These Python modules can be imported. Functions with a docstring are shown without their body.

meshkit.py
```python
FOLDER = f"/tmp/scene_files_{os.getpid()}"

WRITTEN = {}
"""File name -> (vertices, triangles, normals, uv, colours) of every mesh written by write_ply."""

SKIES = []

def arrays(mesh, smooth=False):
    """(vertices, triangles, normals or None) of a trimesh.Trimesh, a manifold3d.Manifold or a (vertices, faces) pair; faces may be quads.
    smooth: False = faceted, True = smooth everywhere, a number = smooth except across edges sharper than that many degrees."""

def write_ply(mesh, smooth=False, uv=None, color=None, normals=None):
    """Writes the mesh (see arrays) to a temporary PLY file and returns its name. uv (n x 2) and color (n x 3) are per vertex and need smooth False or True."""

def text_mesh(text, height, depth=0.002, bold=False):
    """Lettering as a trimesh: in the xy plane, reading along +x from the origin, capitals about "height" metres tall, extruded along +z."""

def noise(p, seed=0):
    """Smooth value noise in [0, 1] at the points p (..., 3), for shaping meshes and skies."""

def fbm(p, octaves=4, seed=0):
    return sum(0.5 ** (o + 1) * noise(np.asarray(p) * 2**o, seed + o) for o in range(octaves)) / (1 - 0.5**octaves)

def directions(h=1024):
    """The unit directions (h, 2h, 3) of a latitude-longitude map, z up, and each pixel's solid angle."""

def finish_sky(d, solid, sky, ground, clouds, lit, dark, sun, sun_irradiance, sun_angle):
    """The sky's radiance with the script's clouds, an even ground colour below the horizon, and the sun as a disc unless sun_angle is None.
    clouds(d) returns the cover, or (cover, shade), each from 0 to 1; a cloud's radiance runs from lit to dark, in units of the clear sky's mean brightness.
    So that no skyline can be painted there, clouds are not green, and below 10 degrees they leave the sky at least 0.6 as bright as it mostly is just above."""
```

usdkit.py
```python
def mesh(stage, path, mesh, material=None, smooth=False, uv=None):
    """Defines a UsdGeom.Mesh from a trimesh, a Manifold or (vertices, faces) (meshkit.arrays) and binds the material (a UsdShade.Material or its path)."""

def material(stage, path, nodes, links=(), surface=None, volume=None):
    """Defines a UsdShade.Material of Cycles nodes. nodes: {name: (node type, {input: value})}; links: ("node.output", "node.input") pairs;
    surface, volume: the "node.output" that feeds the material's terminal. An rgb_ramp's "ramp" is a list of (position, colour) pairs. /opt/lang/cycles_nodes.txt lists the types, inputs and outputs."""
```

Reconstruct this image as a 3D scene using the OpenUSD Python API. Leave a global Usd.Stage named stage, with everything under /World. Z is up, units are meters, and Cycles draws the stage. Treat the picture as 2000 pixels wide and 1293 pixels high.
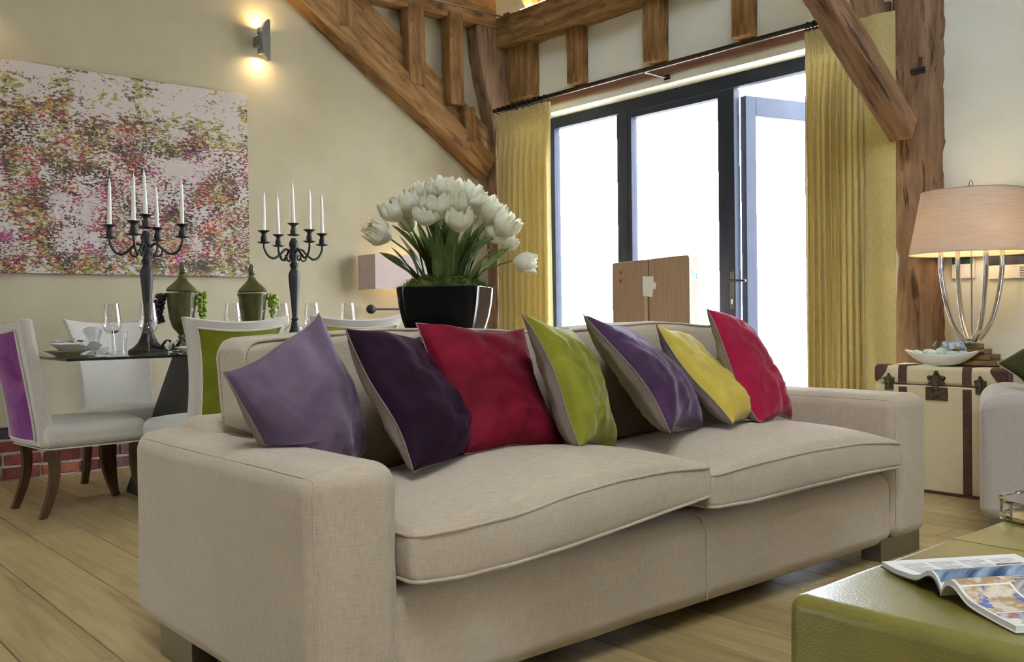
import math, random
import numpy as np
import trimesh
import usdkit
import meshkit
from pxr import Gf, Sdf, Usd, UsdGeom, UsdLux, UsdShade, Vt

random.seed(7)
RNG = np.random.default_rng(7)
stage = Usd.Stage.CreateInMemory()
UsdGeom.SetStageUpAxis(stage, UsdGeom.Tokens.z)
UsdGeom.SetStageMetersPerUnit(stage, 1.0)
UsdGeom.Xform.Define(stage, '/World')
UsdGeom.Scope.Define(stage, '/World/Looks')
stage.SetDefaultPrim(stage.GetPrimAtPath('/World'))
PI = math.pi

# ------------------------------------------------------------------ camera
F_PX = 1856.67
yaw, pitch, roll = np.radians([49.4963, -0.8588, -0.7752])
fwd = np.array([math.cos(pitch) * math.cos(yaw), math.cos(pitch) * math.sin(yaw), math.sin(pitch)])
r0 = np.array([math.sin(yaw), -math.cos(yaw), 0.0])
u0 = np.cross(r0, fwd)
right = math.cos(roll) * r0 + math.sin(roll) * u0
upv = -math.sin(roll) * r0 + math.cos(roll) * u0
cam = UsdGeom.Camera.Define(stage, '/World/camera')
m = np.eye(4)
m[0, :3], m[1, :3], m[2, :3], m[3, :3] = right, upv, -fwd, [0, 0, 0.92]
cam.AddTransformOp().Set(Gf.Matrix4d(m.tolist()))
cam.CreateHorizontalApertureAttr(36.0)
cam.CreateVerticalApertureAttr(36.0 * 1293 / 2000)
cam.CreateFocalLengthAttr(36.0 * F_PX / 2000)
cam.CreateClippingRangeAttr(Gf.Vec2f(0.05, 400))
cam.CreateExposureAttr(EXPOSURE := 0.0)

# ------------------------------------------------------------------ sky (bright overcast day) and lamps of the room
SKY = 6.6
sky = UsdLux.DomeLight.Define(stage, '/World/sky')
sky.CreateIntensityAttr(SKY)
sky.CreateColorAttr(Gf.Vec3f(0.84, 0.925, 1.04))
WARM = Gf.Vec3f(1.0, 0.70, 0.36)
LAMP = dict(sconce=9.0, wall_lamp=6.8, table_lamp=7.4, uplight=48.0)


# ------------------------------------------------------------------ helpers: colours and materials
def lin(*rgb):
    c = np.array(rgb, float) / 255
    return tuple(np.where(c <= 0.04045, c / 12.92, ((c + 0.055) / 1.055) ** 2.4))


def mat(name, c1, c2=None, scale=(8, 8, 8), detail=3, lo=0.35, hi=0.65, rough=0.5, bump=0.0, bscale=None, bdist=0.002,
        rand=0.0, distortion=0.0, coords='object', extra_mix=None, **pr):
    """Principled material: two colours mixed by stretched noise, fine bump, optional variation per object."""
    c2 = c2 or c1
    n = {'tc': ('texture_coordinate', {}), 'mp': ('mapping', {'scale': scale}),
         'nz': ('noise_texture', {'scale': 1.0, 'detail': float(detail), 'roughness': 0.55, 'distortion': float(distortion)}),
         'rp': ('rgb_ramp', {'ramp': [(lo, c1), (hi, c2)]}),
         'p': ('principled_bsdf', {'roughness': float(rough), **pr})}
    l = [(f'tc.{coords}', 'mp.vector'), ('mp.vector', 'nz.vector'), ('nz.fac', 'rp.fac')]
    col = 'rp.color'
    if extra_mix:  # (colour, scale, low, high, amount): blotches of a third colour
        c3, s3, l3, h3, a3 = extra_mix
        n.update(mp3=('mapping', {'scale': s3}), n3=('noise_texture', {'scale': 1.0, 'detail': 3.0, 'roughness': 0.6}),
                 r3=('rgb_ramp', {'ramp': [(l3, (0, 0, 0)), (h3, (a3, a3, a3))]}), b3=('rgb_to_bw', {}), x3=('mix', {'mix_type': 'mix', 'color2': c3}))
        l += [(f'tc.{coords}', 'mp3.vector'), ('mp3.vector', 'n3.vector'), ('n3.fac', 'r3.fac'), ('r3.color', 'b3.color'), ('b3.val', 'x3.fac'), (col, 'x3.color1')]
        col = 'x3.color'
    if rand:
        n.update(oi=('object_info', {}), mr=('map_range', {'from_min': 0.0, 'from_max': 1.0, 'to_min': 1 - rand, 'to_max': 1 + rand}),
                 hv=('hsv', {'hue': 0.5, 'saturation': 1.0, 'fac': 1.0}))
        l += [('oi.random', 'mr.value'), ('mr.result', 'hv.value'), (col, 'hv.color')]
        col = 'hv.color'
    l.append((col, 'p.base_color'))
    if bump:
        n.update(mb=('mapping', {'scale': bscale or tuple(4 * s for s in scale)}), nb=('noise_texture', {'scale': 1.0, 'detail': 3.0, 'roughness': 0.6}),
                 bp=('bump', {'strength': float(bump), 'distance': float(bdist)}))
        l += [(f'tc.{coords}', 'mb.vector'), ('mb.vector', 'nb.vector'), ('nb.fac', 'bp.height'), ('bp.normal', 'p.normal')]
    return usdkit.material(stage, f'/World/Looks/{name}', n, l, surface='p.BSDF')


def linen(name, c1, c2, rough=0.9):
    """Woven cloth: short thread slubs running across and up, with a fine weave relief."""
    n = {'tc': ('texture_coordinate', {}),
         'm1': ('mapping', {'scale': (420, 420, 34)}), 'n1': ('noise_texture', {'scale': 1.0, 'detail': 2.0}),
         'm2': ('mapping', {'scale': (34, 60, 420)}), 'n2': ('noise_texture', {'scale': 1.0, 'detail': 2.0}),
         'm3': ('mapping', {'scale': (3, 3, 3)}), 'n3': ('noise_texture', {'scale': 1.0, 'detail': 3.0}),
         'ad': ('math', {'math_type': 'add'}), 'ml': ('math', {'math_type': 'multiply', 'value2': 0.5}),
         'a2': ('math', {'math_type': 'multiply_add', 'value2': 0.25}),
         'm8': ('math', {'math_type': 'multiply', 'value2': 0.75}),
         'rp': ('rgb_ramp', {'ramp': [(0.36, c1), (0.64, c2)]}),
         'bp': ('bump', {'strength': 0.35, 'distance': 0.0012}),
         'p': ('principled_bsdf', {'roughness': rough, 'sheen_weight': 0.25, 'sheen_roughness': 0.5, 'specular_ior_level': 0.2})}
    l = [('tc.object', 'm1.vector'), ('m1.vector', 'n1.vector'), ('tc.object', 'm2.vector'), ('m2.vector', 'n2.vector'), ('tc.object', 'm3.vector'), ('m3.vector', 'n3.vector'),
         ('n1.fac', 'ad.value1'), ('n2.fac', 'ad.value2'), ('ad.value', 'ml.value1'), ('ml.value', 'm8.value1'), ('n3.fac', 'a2.value1'), ('m8.value', 'a2.value3'),
         ('a2.value', 'rp.fac'), ('rp.color', 'p.base_color'), ('ml.value', 'bp.height'), ('bp.normal', 'p.normal')]
    return usdkit.material(stage, f'/World/Looks/{name}', n, l, surface='p.BSDF')


def velvet(name, dark, light, sheen, rough=0.75, amount=0.8):
    """Velvet: crushed pile in soft patches and a pale sheen at grazing angles."""
    return mat(name, dark, light, scale=(7, 7, 7), detail=6, lo=0.30, hi=0.78, rough=rough, bump=0.2, bscale=(40, 40, 40), bdist=0.003,
               sheen_weight=amount, sheen_roughness=0.35, sheen_tint=sheen, specular_ior_level=0.15, distortion=0.6)


def glass_sheet(name, tint=(1, 1, 1), gloss=(1, 1, 1), base=0.04, edge=0.9, power=4.0):
    """Thin clear glass: light passes straight through, reflections grow at grazing angles."""
    n = {'f': ('layer_weight', {'blend': 0.5}), 'pw': ('math', {'math_type': 'power', 'value2': power}), 'ma': ('math', {'math_type': 'multiply_add', 'value2': edge, 'value3': base, 'use_clamp': True}),
         't': ('transparent_bsdf', {'color': tint}), 'g': ('glossy_bsdf', {'color': gloss, 'roughness': 0.0}), 'm': ('mix_closure', {})}
    return usdkit.material(stage, f'/World/Looks/{name}', n, [('f.facing', 'pw.value1'), ('pw.value', 'ma.value1'), ('ma.value', 'm.fac'), ('t.BSDF', 'm.closure1'), ('g.BSDF', 'm.closure2')], surface='m.closure')


def leafy(name, c1, c2, amount=0.35, scale=(20, 20, 20), rough=0.5, tr=None):
    n = {'tc': ('texture_coordinate', {}), 'mp': ('mapping', {'scale': scale}), 'nz': ('noise_texture', {'scale': 1.0, 'detail': 3.0}),
         'rp': ('rgb_ramp', {'ramp': [(0.35, c1), (0.65, c2)]}), 'p': ('principled_bsdf', {'roughness': rough}),
         't': ('translucent_bsdf', {} if tr is None else {'color': tr}), 'm': ('mix_closure', {'fac': amount})}
    l = [('tc.object', 'mp.vector'), ('mp.vector', 'nz.vector'), ('nz.fac', 'rp.fac'), ('rp.color', 'p.base_color'), ('p.BSDF', 'm.closure1'), ('t.BSDF', 'm.closure2')]
    if tr is None:
        l.append(('rp.color', 't.color'))
    return usdkit.material(stage, f'/World/Looks/{name}', n, l, surface='m.closure')


def glow(name, color, strength):
    return usdkit.material(stage, f'/World/Looks/{name}', {'e': ('emission', {'color': color, 'strength': float(strength)})}, [], surface='e.emission')


K = {}
K['plaster'] = mat('plaster', lin(178, 169, 145), lin(167, 157, 132), scale=(1.6, 1.6, 1.6), detail=5, rough=0.92, bump=0.25, bscale=(30, 30, 30), bdist=0.004, specular_ior_level=0.15)
K['plaster_pale'] = mat('plaster_pale', lin(222, 223, 213), lin(212, 212, 200), scale=(1.6, 1.6, 1.6), detail=5, rough=0.92, bump=0.25, bscale=(30, 30, 30), bdist=0.004, specular_ior_level=0.15)
K['ceiling'] = mat('ceiling_plaster', lin(232, 226, 208), lin(224, 216, 196), scale=(2, 2, 2), rough=0.95)
K['timber'] = mat('old_oak', lin(106, 76, 46), lin(164, 126, 82), scale=(3, 26, 26), detail=6, lo=0.3, hi=0.7, rough=0.8, bump=0.7, bscale=(9, 70, 70), bdist=0.008,
                  extra_mix=(lin(60, 42, 28), (5, 14, 14), 0.54, 0.75, 0.8), rand=0.08, specular_ior_level=0.2)
K['timber_red'] = mat('old_oak_red', lin(110, 86, 68), lin(162, 130, 104), scale=(3, 26, 26), detail=6, lo=0.3, hi=0.7, rough=0.8, bump=0.7, bscale=(9, 70, 70), bdist=0.008,
                      extra_mix=(lin(54, 38, 32), (2.2, 26, 26), 0.56, 0.68, 0.85), rand=0.08, specular_ior_level=0.2)
K['lintel_wood'] = mat('lintel_wood', lin(112, 78, 62), lin(134, 98, 78), scale=(2, 30, 30), rough=0.7)
K['mortar'] = mat('mortar', lin(186, 174, 158), lin(156, 143, 127), scale=(40, 40, 40), rough=0.95, bump=0.5, bdist=0.004)
for i, (a, b) in enumerate([((132, 60, 48), (104, 44, 38)), ((116, 50, 44), (88, 40, 38)), ((164, 90, 60), (138, 72, 50)), ((74, 66, 70), (52, 46, 50)), ((120, 84, 84), (92, 62, 64))]):
    K[f'brick{i}'] = mat(f'brick_{i}', lin(*a), lin(*b), scale=(22, 22, 22), detail=5, rough=0.9, bump=0.5, bscale=(80, 80, 80), bdist=0.004, rand=0.12)
K['oak'] = mat('oak_floor', lin(180, 160, 112), lin(146, 124, 80), scale=(22, 1.6, 22), detail=6, lo=0.3, hi=0.7, rough=0.36, bump=0.12, bscale=(60, 5, 60), bdist=0.001, distortion=1.2,
               coords='object', extra_mix=(lin(110, 78, 46), (14, 5, 14), 0.66, 0.78, 0.7), rand=0.14, specular_ior_level=0.45)
K['subfloor'] = mat('subfloor', lin(70, 52, 36), rough=0.9)
K['linen'] = linen('linen_oatmeal', lin(176, 160, 140), lin(198, 184, 164))
K['linen_grey'] = linen('linen_stone', lin(168, 160, 152), lin(186, 179, 171))
K['chair_linen'] = linen('linen_ivory', lin(190, 184, 176), lin(208, 203, 195))
K['taupe'] = linen('linen_taupe', lin(128, 114, 104), lin(150, 136, 124))
K['mauve'] = velvet('velvet_mauve', lin(88, 70, 92), lin(124, 104, 124), (0.75, 0.65, 0.8))
K['plum'] = velvet('velvet_plum', lin(24, 8, 22), lin(46, 16, 42), (0.4, 0.15, 0.4), amount=0.22)
K['crimson'] = velvet('velvet_crimson', lin(90, 8, 26), lin(132, 16, 42), (0.7, 0.25, 0.3), amount=0.3)
K['lime'] = velvet('velvet_lime', lin(112, 112, 26), lin(150, 150, 50), (0.85, 0.9, 0.5), amount=0.5)
K['violet'] = velvet('velvet_violet', lin(56, 34, 64), lin(86, 58, 88), (0.7, 0.6, 0.8), amount=0.6)
K['mustard'] = velvet('velvet_mustard', lin(186, 164, 62), lin(206, 188, 92), (1, 0.95, 0.7), amount=0.4)
K['raspberry'] = velvet('velvet_raspberry', lin(138, 16, 52), lin(172, 32, 68), (0.9, 0.45, 0.6), amount=0.5)
K['moss_velvet'] = velvet('velvet_moss', lin(46, 50, 22), lin(70, 74, 36), (0.5, 0.55, 0.3), amount=0.4)
K['purple_back'] = velvet('velvet_purple', lin(104, 32, 106), lin(160, 92, 160), (0.85, 0.6, 0.9), amount=0.6)
K['green_back'] = velvet('velvet_olive', lin(100, 108, 20), lin(134, 142, 44), (0.75, 0.8, 0.4), amount=0.5)
K['yellow_back'] = velvet('velvet_gold', lin(186, 168, 52), lin(206, 190, 78), (0.95, 0.9, 0.5), amount=0.5)
K['walnut'] = mat('walnut', lin(92, 68, 44), lin(64, 46, 30), scale=(40, 40, 6), rough=0.45, bump=0.1)
K['curtain'] = leafy('curtain_silk', lin(208, 193, 138), lin(198, 182, 126), amount=0.30, scale=(60, 60, 60), rough=0.6)
K['rod'] = mat('rod_metal', lin(84, 76, 72), lin(70, 62, 60), rough=0.28, metallic=0.9)
K['frame_grey'] = mat('window_frame', lin(50, 55, 70), lin(46, 51, 65), rough=0.6, specular_ior_level=0.2)
K['pane'] = glass_sheet('window_pane', (0.98, 0.985, 0.985), base=0.02, edge=0.5)
K['chrome'] = mat('chrome', lin(214, 210, 204), rough=0.07, metallic=1.0)
K['steel'] = mat('steel', lin(150, 148, 144), rough=0.35, metallic=1.0)
K['iron'] = mat('black_iron', lin(30, 28, 30), lin(40, 37, 38), scale=(60, 60, 60), rough=0.5, bump=0.2)
K['candle'] = mat('candle_wax', lin(238, 236, 230), rough=0.45, subsurface_weight=0.2, subsurface_scale=0.01)
K['wick'] = mat('wick', lin(226, 220, 205), rough=0.9)
K['glass'] = glass_sheet('drinking_glass', (0.97, 0.975, 0.98), base=0.04, edge=0.7, power=3.5)
K['table_glass'] = glass_sheet('table_glass', (0.80, 0.84, 0.82), base=0.04, edge=0.95, power=4.0)
K['glass_edge'] = mat('glass_edge', lin(16, 28, 28), rough=0.1)
K['black_gloss'] = mat('black_gloss', lin(9, 11, 18), rough=0.08, specular_ior_level=0.22)
K['black_matt'] = mat('black_matt', lin(38, 38, 40), rough=0.5)
K['olive_glaze'] = mat('olive_glaze', lin(92, 86, 38), lin(62, 62, 30), scale=(14, 14, 14), detail=4, rough=0.3, coat_weight=0.4)
K['grape_dark'] = mat('grape_dark', lin(26, 20, 38), lin(40, 30, 56), rough=0.35)
K['grape_green'] = mat('grape_green', lin(112, 146, 44), lin(140, 168, 62), rough=0.3, subsurface_weight=0.2, subsurface_scale=0.01)
K['petal'] = leafy('petal_white', lin(240, 238, 222), lin(228, 226, 200), amount=0.35, scale=(30, 30, 30))
K['petal_in'] = leafy('petal_cream', lin(238, 234, 196), lin(226, 220, 160), amount=0.35, scale=(30, 30, 30))
K['leaf'] = leafy('tulip_leaf', lin(108, 126, 70), lin(80, 102, 54), amount=0.25, scale=(90, 90, 8), rough=0.45)
K['stem'] = mat('stem_green', lin(112, 132, 74), lin(90, 112, 56), rough=0.5)
K['moss'] = mat('moss', lin(96, 112, 40), lin(56, 68, 24), scale=(30, 30, 30), rough=0.95)
K['shade_grey'] = leafy('lampshade_mushroom', lin(190, 172, 166), lin(182, 164, 158), amount=0.12, scale=(200, 200, 30), rough=0.9)
K['shade_silk'] = leafy('lampshade_silk', lin(226, 208, 194), lin(216, 197, 182), amount=0.42, scale=(8, 8, 160), rough=0.6)
K['shade_in'] = leafy('lampshade_lining', lin(240, 230, 205), lin(238, 228, 200), amount=0.25)
K['sconce_metal'] = mat('sconce_metal', lin(136, 138, 140), lin(128, 130, 132), rough=0.42, metallic=0.7)
K['trunk'] = linen('trunk_canvas', lin(206, 194, 158), lin(220, 208, 174), rough=0.8)
K['leather'] = mat('brown_leather', lin(86, 56, 48), lin(66, 42, 38), scale=(30, 30, 30), rough=0.5, bump=0.3, bscale=(200, 200, 200))
K['brass'] = mat('dark_brass', lin(104, 94, 74), lin(70, 64, 54), scale=(60, 60, 60), rough=0.42, metallic=0.85)
K['bronze'] = mat('bronze', lin(128, 104, 66), lin(104, 82, 52), rough=0.35, metallic=0.8)
K['ceramic'] = mat('white_ceramic', lin(236, 236, 232), rough=0.18, coat_weight=0.4)
K['plate_taupe'] = mat('taupe_charger', lin(150, 142, 124), lin(130, 122, 104), scale=(30, 30, 30), rough=0.3)
K['pebble'] = mat('pale_green_stone', lin(196, 210, 198), lin(166, 186, 176), scale=(40, 40, 40), rough=0.6, rand=0.08)
K['blue_flower'] = mat('pale_blue_petals', lin(164, 190, 226), lin(198, 214, 236), scale=(60, 60, 60), rough=0.8)
K['voile'] = leafy('white_voile', lin(238, 238, 240), lin(226, 228, 232), amount=0.45)
K['cardboard'] = mat('cardboard', lin(168, 142, 118), lin(156, 130, 106), scale=(60, 60, 2), rough=0.85, bump=0.15, bscale=(90, 90, 3))
K['tape'] = mat('packing_tape', lin(188, 160, 122), rough=0.3)
K['paper'] = mat('paper_white', lin(232, 230, 226), lin(226, 223, 219), rough=0.6)
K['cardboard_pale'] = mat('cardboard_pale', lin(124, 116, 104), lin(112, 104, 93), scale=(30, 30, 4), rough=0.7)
K['red_ink'] = mat('red_ink', lin(190, 50, 56), rough=0.8)
K['ink'] = mat('dark_ink', lin(70, 66, 68), rough=0.8)
K['print_grey'] = mat('print_grey', lin(168, 162, 166), rough=0.8)
K['bulb_hot'] = glow('bulb_table', (1.0, 0.72, 0.40), 2.0 ** LAMP['table_lamp'] / 4)
K['bulb_wall'] = glow('bulb_wall', (1.0, 0.72, 0.38), 2.0 ** LAMP['wall_lamp'])
K['green_ink'] = mat('green_ink', lin(70, 130, 104), rough=0.8)
K['ottoman'] = mat('ottoman_leather', lin(128, 120, 46), lin(116, 108, 38), scale=(5, 5, 5), rough=0.34, bump=0.5, bscale=(190, 190, 190), bdist=0.0025, specular_ior_level=0.6, coat_weight=0.6, coat_roughness=0.33)
K['plastic'] = mat('white_plastic', lin(222, 218, 208), rough=0.4)
K['screen'] = mat('dark_screen', lin(30, 60, 66), lin(44, 84, 88), rough=0.15)
K['black_plastic'] = mat('black_plastic', lin(34, 32, 32), rough=0.3)
K['ground'] = mat('pale_gravel', lin(214, 208, 198), lin(196, 190, 180), scale=(6, 6, 6), rough=0.95)
K['sign_white'] = mat('sign_white', lin(236, 232, 236), rough=0.6)
K['sign_red'] = mat('sign_red', lin(190, 70, 110), rough=0.6)
K['twig'] = mat('twig', lin(190, 186, 182), rough=0.9)


# ------------------------------------------------------------------ helpers: prims
def numbered(path):
    if not stage.GetPrimAtPath(path):
        return path
    i = 1
    while stage.GetPrimAtPath(f'{path}_{i:03d}'):
        i += 1
    return f'{path}_{i:03d}'


def tag(o, label=None, cat=None, group=None, kind=None):
    p = o.GetPrim() if hasattr(o, 'GetPrim') else o
    for k, v in (('label', label), ('category', cat), ('group', group), ('kind', kind)):
        if v:
            p.SetCustomDataByKey(k, v)
    return o


def thing(name, label, cat, loc=(0, 0, 0), rotz=0.0, group=None, kind=None):
    x = UsdGeom.Xform.Define(stage, numbered('/World/' + name))
    x.AddTranslateOp().Set(Gf.Vec3d(*map(float, loc)))
    if rotz:
        x.AddRotateZOp().Set(float(rotz))
    return tag(x, label, cat, group, kind)


def obj(name, mesh, material, parent=None, smooth=30, label=None, kind=None):
    base = parent.GetPath().pathString if parent is not None else '/World'
    o = usdkit.mesh(stage, numbered(f'{base}/{name}'), mesh, K[material] if isinstance(material, str) else material, smooth=smooth)
    return tag(o, label, kind=kind)


def copy(root, loc, rotz=0.0, label=None, group=None):
    was = root.GetPrim().GetCustomData()
    base = root.GetPath().pathString
    stem = base[:-4] if base[-4:-3] == '_' and base[-3:].isdigit() else base
    x = UsdGeom.Xform.Define(stage, numbered(stem))
    x.GetPrim().GetReferences().AddInternalReference(root.GetPath())
    x.ClearXformOpOrder()
    x.AddTranslateOp(opSuffix='at').Set(Gf.Vec3d(*map(float, loc)))
    x.AddRotateZOp(opSuffix='at').Set(float(rotz))
    x.GetPrim().SetInstanceable(True)
    return tag(x, label or was.get('label'), was.get('category'), group or was.get('group'))


# ------------------------------------------------------------------ helpers: shapes
cat = trimesh.util.concatenate


def box(x0, x1, y0, y1, z0, z1):
    b = trimesh.creation.box([x1 - x0, y1 - y0, z1 - z0])
    b.apply_translation([(x0 + x1) / 2, (y0 + y1) / 2, (z0 + z1) / 2])
    return b


def axis_coords(h, r, seg, step):
    r = min(r, h * 0.98)
    ang = np.linspace(0, PI / 4, seg + 1)
    edge = (h - r) + r * np.tan(ang)
    k = max(1, int(round(2 * (h - r) / step)))
    mid = np.linspace(-(h - r), h - r, k + 1)
    return np.concatenate([-edge[::-1][:-1], mid, edge[1:]])


def rbox(sx, sy, sz, r, seg=3, step=0.1):
    """A box with rounded edges and an even grid of vertices, centred on the origin."""
    H = np.array([sx, sy, sz]) / 2
    r = min(r, *(H * 0.98))
    A = [axis_coords(h, r, seg, step) for h in H]
    vs, fs, off = [], [], 0
    for ax in range(3):
        a, b = (ax + 1) % 3, (ax + 2) % 3
        for s in (-1, 1):
            U, V = np.meshgrid(A[a], A[b], indexing='ij')
            P = np.zeros(U.shape + (3,))
            P[..., a], P[..., b], P[..., ax] = U, V, s * H[ax]
            nu, nv = U.shape
            idx = np.arange(nu * nv).reshape(nu, nv) + off
            q = np.stack([idx[:-1, :-1], idx[1:, :-1], idx[1:, 1:], idx[:-1, 1:]], -1).reshape(-1, 4)
            if s < 0:
                q = q[:, ::-1]
            fs += [q[:, [0, 1, 2]], q[:, [0, 2, 3]]]
            vs.append(P.reshape(-1, 3))
            off += nu * nv
    v = np.vstack(vs)
    inner = np.clip(v, -(H - r), H - r)
    d = v - inner
    L = np.linalg.norm(d, axis=1, keepdims=True)
    v = inner + d / np.maximum(L, 1e-9) * r
    t = trimesh.Trimesh(v, np.vstack(fs), process=False)
    t.merge_vertices(digits_vertex=6)
    return t


def rb(x0, x1, y0, y1, z0, z1, r, seg=3, step=0.1):
    t = rbox(x1 - x0, y1 - y0, z1 - z0, r, seg, step)
    t.apply_translation([(x0 + x1) / 2, (y0 + y1) / 2, (z0 + z1) / 2])
    return t


def grid(P, close_u=False, close_v=False, flip=False):
    P = np.asarray(P, float)
    nu, nv = P.shape[:2]
    idx = np.arange(nu * nv).reshape(nu, nv)
    if close_u:
        idx = np.vstack([idx, idx[:1]])
    if close_v:
        idx = np.hstack([idx, idx[:, :1]])
    q = np.stack([idx[:-1, :-1], idx[1:, :-1], idx[1:, 1:], idx[:-1, 1:]], -1).reshape(-1, 4)
    if flip:
        q = q[:, ::-1]
    return trimesh.Trimesh(P.reshape(-1, 3), np.vstack([q[:, [0, 1, 2]], q[:, [0, 2, 3]]]), process=False)


def lathe(profile, n=32, flip=False):
    pr = np.asarray(profile, float)
    a = np.linspace(0, 2 * PI, n, endpoint=False)
    P = np.stack([np.outer(np.cos(a), pr[:, 0]), np.outer(np.sin(a), pr[:, 0]), np.tile(pr[:, 1], (n, 1))], -1)
    return grid(P, close_u=True, flip=flip)


def spline(pts, n):
    """Catmull-Rom through the points."""
    p = np.asarray(pts, float)
    p = np.vstack([2 * p[0] - p[1], p, 2 * p[-1] - p[-2]])
    out = []
    t = np.linspace(0, len(pts) - 1, n)
    for s in t:
        i = min(int(s), len(pts) - 2)
        f = s - i
        a, b, c, d = p[i], p[i + 1], p[i + 2], p[i + 3]
        out.append(0.5 * (2 * b + (c - a) * f + (2 * a - 5 * b + 4 * c - d) * f * f + (3 * b - a - 3 * c + d) * f ** 3))
    return np.array(out)


def tube(pts, r, n=8, closed=False, caps=True):
    p = np.asarray(pts, float)
    k = len(p)
    rr = np.broadcast_to(np.asarray(r, float), (k,))
    if closed:
        t = np.roll(p, -1, 0) - np.roll(p, 1, 0)
    else:
        t = np.gradient(p, axis=0)
    t /= np.maximum(np.linalg.norm(t, axis=1, keepdims=True), 1e-9)
    up = np.array([0, 0, 1.0]) if abs(t[0][2]) < 0.9 else np.array([1.0, 0, 0])
    N = np.zeros_like(p)
    nrm = np.cross(t[0], up)
    nrm /= np.linalg.norm(nrm)
    for i in range(k):
        nrm = nrm - t[i] * (nrm @ t[i])
        nrm /= max(np.linalg.norm(nrm), 1e-9)
        N[i] = nrm
    B = np.cross(t, N)
    a = np.linspace(0, 2 * PI, n, endpoint=False)
    P = p[:, None] + rr[:, None, None] * (np.cos(a)[None, :, None] * N[:, None] + np.sin(a)[None, :, None] * B[:, None])
    g = grid(P, close_u=closed, close_v=True, flip=True)
    if not closed and caps:
        v = np.vstack([g.vertices, p[0], p[-1]])
        base = k * n
        f = [[base, (j + 1) % n, j] for j in range(n)] + [[base + 1, (k - 1) * n + j, (k - 1) * n + (j + 1) % n] for j in range(n)]
        g = trimesh.Trimesh(v, np.vstack([g.faces, f]), process=False)
    g.fix_normals() if False else None
    return g


def sphere(r, loc=(0, 0, 0), sub=2, squash=(1, 1, 1)):
    s = trimesh.creation.icosphere(sub, r)
    s.apply_scale(squash)
    s.apply_translation(loc)
    return s


def extrude(poly, depth):
    from shapely.geometry import Polygon
    return trimesh.creation.extrude_polygon(poly if hasattr(poly, 'exterior') else Polygon(poly), depth, engine='earcut')


def extrude_y(poly_xz, y0, y1):
    """Prism over a polygon in the xz plane, from y0 to y1."""
    t = extrude(poly_xz, y1 - y0)
    v = np.array(t.vertices)
    t.vertices = np.stack([v[:, 0], y1 - v[:, 2], v[:, 1]], 1)
    t.fix_normals()
    return t


def extrude_x(poly_yz, x0, x1):
    t = extrude(poly_yz, x1 - x0)
    v = np.array(t.vertices)
    t.vertices = np.stack([x0 + v[:, 2], v[:, 0], v[:, 1]], 1)
    t.fix_normals()
    return t


def sheet(P, thick, axis_normal=None):
    """A closed thin shell from a grid of points (nu, nv, 3), thickness along its own normals."""
    P = np.asarray(P, float)
    du, dv = np.gradient(P, axis=0), np.gradient(P, axis=1)
    n = np.cross(du, dv)
    n /= np.maximum(np.linalg.norm(n, axis=2, keepdims=True), 1e-12)
    A, B = P + n * thick / 2, P - n * thick / 2
    nu, nv = P.shape[:2]
    ring = np.concatenate([A, B[:, ::-1]], axis=1)
    g = grid(ring, close_v=True)
    caps = []
    for i in (0, nu - 1):
        ids = i * 2 * nv + np.arange(2 * nv)
        for j in range(nv - 1):
            a, b, c, d = ids[j], ids[j + 1], ids[2 * nv - 2 - j], ids[2 * nv - 1 - j]
            caps += [[a, b, c], [a, c, d]] if i else [[a, c, b], [a, d, c]]
    return trimesh.Trimesh(g.vertices, np.vstack([g.faces, caps]), process=False)


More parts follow.
